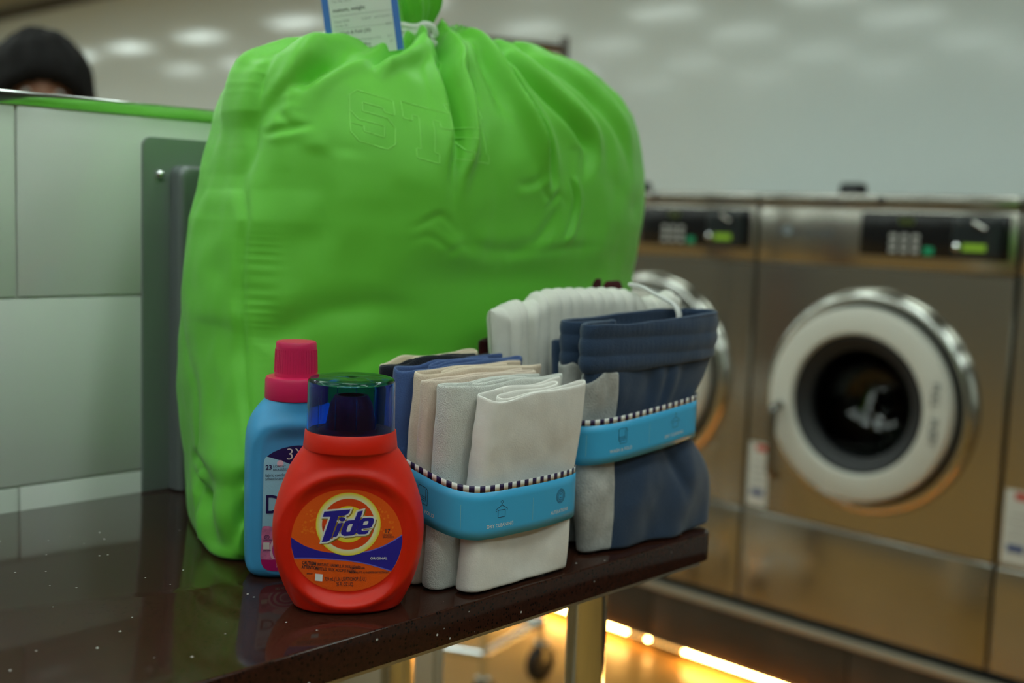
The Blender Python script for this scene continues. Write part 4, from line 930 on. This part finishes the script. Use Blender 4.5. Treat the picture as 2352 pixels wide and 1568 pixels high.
for i in range(4):
    a, b = cor[i], cor[(i+1) % 4]
    tube('base_bar', [cp3(*a, .165), cp3(*b, .165)], .013, M_chrome, ct, 14)
    tube('basket_rim', [cp3(*a, .72), cp3(*b, .72)], .010, M_chrome, ct, 12); tube('corner_post', [cp3(*a, .165), cp3(*a, .72)], .009, M_chrome, ct, 12)
    n = 9
    for k in range(1, n):
        t = k/n; u, v = a[0]+(b[0]-a[0])*t, a[1]+(b[1]-a[1])*t; tube('wire', [cp3(u, v, .34), cp3(u, v, .72)], .0028, M_chrome, ct, 6)
    for z in (.34, .46, .58): tube('wire', [cp3(*a, z), cp3(*b, z)], .0035, M_chrome, ct, 6)
for k in range(1, 9): t = k/9; tube('wire', [cp3(Lc*t, 0, .34), cp3(Lc*t, Wc, .34)], .0028, M_chrome, ct, 6)
rt = 1.712
tube('upright', [cp3(Lc, 0, .72), cp3(Lc, 0, rt)], .0125, M_dchr, ct, 16); tube('upright', [cp3(Lc-.40, .34, .34), cp3(Lc-.40, .34, rt)], .0125, M_dchr, ct, 16)
tube('hanging_rail', [cp3(Lc, 0, 1.683), cp3(Lc-.40, .34, 1.683)], .0125, M_dchr, ct, 16)

# ------------------------------------------------------------------ person behind the partition
M_skin = mat('skin', lin(150, 104, 82), rough=.5, sss=.1); M_hair = mat('black_hair', (.006, .005, .005), rough=.7, spec=.15, bump=.6, bscale=120); M_shirt = mat('grey_shirt', (.10, .11, .13), rough=.9); M_trou = mat('dark_trousers', (.02, .022, .03), rough=.9)
M_eye = mat('eye_white', (.75, .74, .72), rough=.2); M_iris = mat('dark_iris', (.02, .012, .008), rough=.1); M_lip2 = mat('lips', lin(150, 78, 70), rough=.5); M_shoe = mat('dark_shoe', (.02, .02, .02), rough=.6)
ps = empty('person', (1.118, 2.52, 0), rz=math.atan2(-1.118, 2.52)+.06)
tag(ps, 'person with black hair standing behind the tiled partition, mostly hidden', 'person')
H0 = 1.385   # chin base / neck top
J = [(0, 0, .86), (0, .005, 1.02), (0, .01, 1.20), (0, .015, 1.31), (0, .01, 1.37), (0, 0, 1.43),
     (.145, .02, 1.29), (.20, .02, 1.06), (.21, -.03, .83), (.21, -.05, .75), (-.145, .02, 1.29), (-.20, .02, 1.06), (-.21, -.03, .83), (-.21, -.05, .75),
     (.085, 0, .80), (.09, -.01, .46), (.095, .02, .08), (.10, -.09, .035), (-.085, 0, .80), (-.09, -.01, .46), (-.095, .02, .08), (-.10, -.09, .035), (.06, .015, 1.31), (-.06, .015, 1.31)]
E_ = [(0, 1), (1, 2), (2, 3), (3, 4), (4, 5), (3, 22), (22, 6), (6, 7), (7, 8), (8, 9), (3, 23), (23, 10), (10, 11), (11, 12), (12, 13), (0, 14), (14, 15), (15, 16), (16, 17), (0, 18), (18, 19), (19, 20), (20, 21)]
RAD = [(.14, .10), (.125, .09), (.15, .10), (.10, .075), (.052, .052), (.052, .055), (.055, .052), (.042, .042), (.03, .032), (.026, .03)]+[(.055, .052), (.042, .042), (.03, .032), (.026, .03)]+[(.085, .085), (.055, .06), (.042, .045), (.04, .03)]*2+[(.07, .06)]*2
me = bpy.data.meshes.new('body'); me.from_pydata(J, E_, []); me.update(); bo = bpy.data.objects.new('body', me); COL.objects.link(bo)
md = bo.modifiers.new('skin', 'SKIN'); md.use_smooth_shade = True; bo.modifiers.new('soft', 'SUBSURF').levels = 2
if not me.skin_vertices: pass
for v, r_ in zip(me.skin_vertices[0].data, RAD): v.radius = r_
me.skin_vertices[0].data[0].use_root = True
dg = bpy.context.evaluated_depsgraph_get(); mb = bpy.data.meshes.new_from_object(bo.evaluated_get(dg)); bpy.data.objects.remove(bo, do_unlink=True)
body = bpy.data.objects.new('body', mb); COL.objects.link(body); body.parent = ps
mb.materials.clear()
for m_ in (M_skin, M_shirt, M_trou, M_shoe): mb.materials.append(m_)
for p in mb.polygons:
    c = p.center; p.use_smooth = True
    arm = abs(c.x) > .165 and c.z < 1.16 and c.z > .6
    p.material_index = 3 if c.z < .075 else 0 if (arm and c.z < 1.05) or c.z > 1.345 else 1 if c.z > .88 or arm else 2
# hands: palm, four fingers and thumb, relaxed
for sd in (-1, 1):
    hv = [(0, 0, 0), (0, -.012, -.06)]; 
    pts = []
    palm = tube_pts(np.array([(0, 0, .02), (0, -.004, -.015), (0, -.010, -.055), (0, -.014, -.082)]), [.022, .030, .038, .030], 14, .42)
    hand = grid('hand', palm, M_skin, body, closed_u=True, caps=True); hand.location = (sd*.21, -.05, .75); hand.rotation_euler = (0, 0, PI/2)
    for q, (dx, L_) in enumerate(((-.027, .062), (-.009, .072), (.009, .068), (.026, .054))):
        f_ = tube('finger', catmull([(dx, -.013, -.075), (dx*1.05, -.020, -.075-L_*.45), (dx*1.05, -.034, -.075-L_*.85), (dx, -.046, -.075-L_)]), np.linspace(.0088, .0066, 25), M_skin, hand, 10)
    tube('finger', catmull([(-.028, -.004, -.025), (-.048, -.016, -.048), (-.050, -.030, -.078)]), np.linspace(.0105, .0075, 17), M_skin, hand, 10)
# head
u = np.linspace(0, PI, 40); v = np.linspace(0, 2*PI, 64, endpoint=False)
hd_ = []
for t in u:
    z = math.cos(t); ring = []
    for a in v:
        x, y = math.sin(t)*math.cos(a), math.sin(t)*math.sin(a); X3, Y3, Z3 = x*.074, y*.092, z*.112
        if z < 0: k = 1-.28*abs(z)**1.3; X3 *= k; Y3 *= (1-.12*abs(z))
        fr = max(0., -y)
        if fr > .3:
            Y3 -= .016*math.exp(-((x)/.16)**2-((z+.18)/.16)**2)*fr+.006*math.exp(-(x/.35)**2-((z+.80)/.15)**2)      # nose, chin
            Y3 += .007*math.exp(-((abs(x)-.42)/.17)**2-((z-.03)/.10)**2)                                                # eye sockets
            Y3 -= .004*math.exp(-(x/.25)**2-((z+.48)/.07)**2)
        ring.append((X3, Y3, Z3))
    hd_.append(ring)
head = grid('head', np.array(hd_), M_skin, ps, closed_u=True); head.location = (0, -.012, 1.468)
for sd in (-1, 1):
    e = lathe('eye', [(0.0001, .011)]+[(.011*math.sin(t), .011*math.cos(t)) for t in np.linspace(.15, PI-.01, 12)], M_eye, head, 20); e.location = (sd*.031, -.074, .004)
    i_ = lathe('iris', [(0.0001, .0012), (.004, .0008), (.005, 0)], M_iris, head, 16); i_.rotation_euler = (PI/2, 0, 0); i_.location = (sd*.031, -.0846, .003)
    tube('eyebrow', catmull([(sd*.016, -.089, .024), (sd*.032, -.086, .029), (sd*.048, -.074, .024)]), .0028, M_hair, head, 8)
    ea = grid('ear', tube_pts(np.array([(sd*.074, .008, .022), (sd*.084, .016, .018), (sd*.085, .016, -.005), (sd*.077, .008, -.026)]), [.008, .011, .010, .006], 10, .6), M_skin, head, closed_u=True, caps=True)
tube('mouth', catmull([(-.022, -.079, -.055), (-.008, -.087, -.052), (.008, -.087, -.052), (.022, -.079, -.055)]), [.002]+[.0035]*23+[.002], M_lip2, head, 8)
hr = []
for t in np.linspace(0, PI*.80, 40):
    ring = []
    for a in v:
        x, y, z = math.sin(t)*math.cos(a), math.sin(t)*math.sin(a), math.cos(t); front_ = max(0., -math.sin(a))
        lim = PI*.80-PI*.40*front_**.8; tt = min(t, lim); x, y, z = math.sin(tt)*math.cos(a), math.sin(tt)*math.sin(a), math.cos(tt)
        k = 1+.045*mnoise.noise(Vector((x*4, y*4, z*4)))+.03*math.sin(a*14+z*3)*.5
        ring.append((x*.097*k, y*.110*k+.006, z*.128*k+(.006 if z > 0 else 0)))
    hr.append(ring)
hair = grid('hair', np.array(hr), M_hair, head, closed_u=True); so = hair.modifiers.new('thickness', 'SOLIDIFY'); so.thickness = .016; so.offset = -1
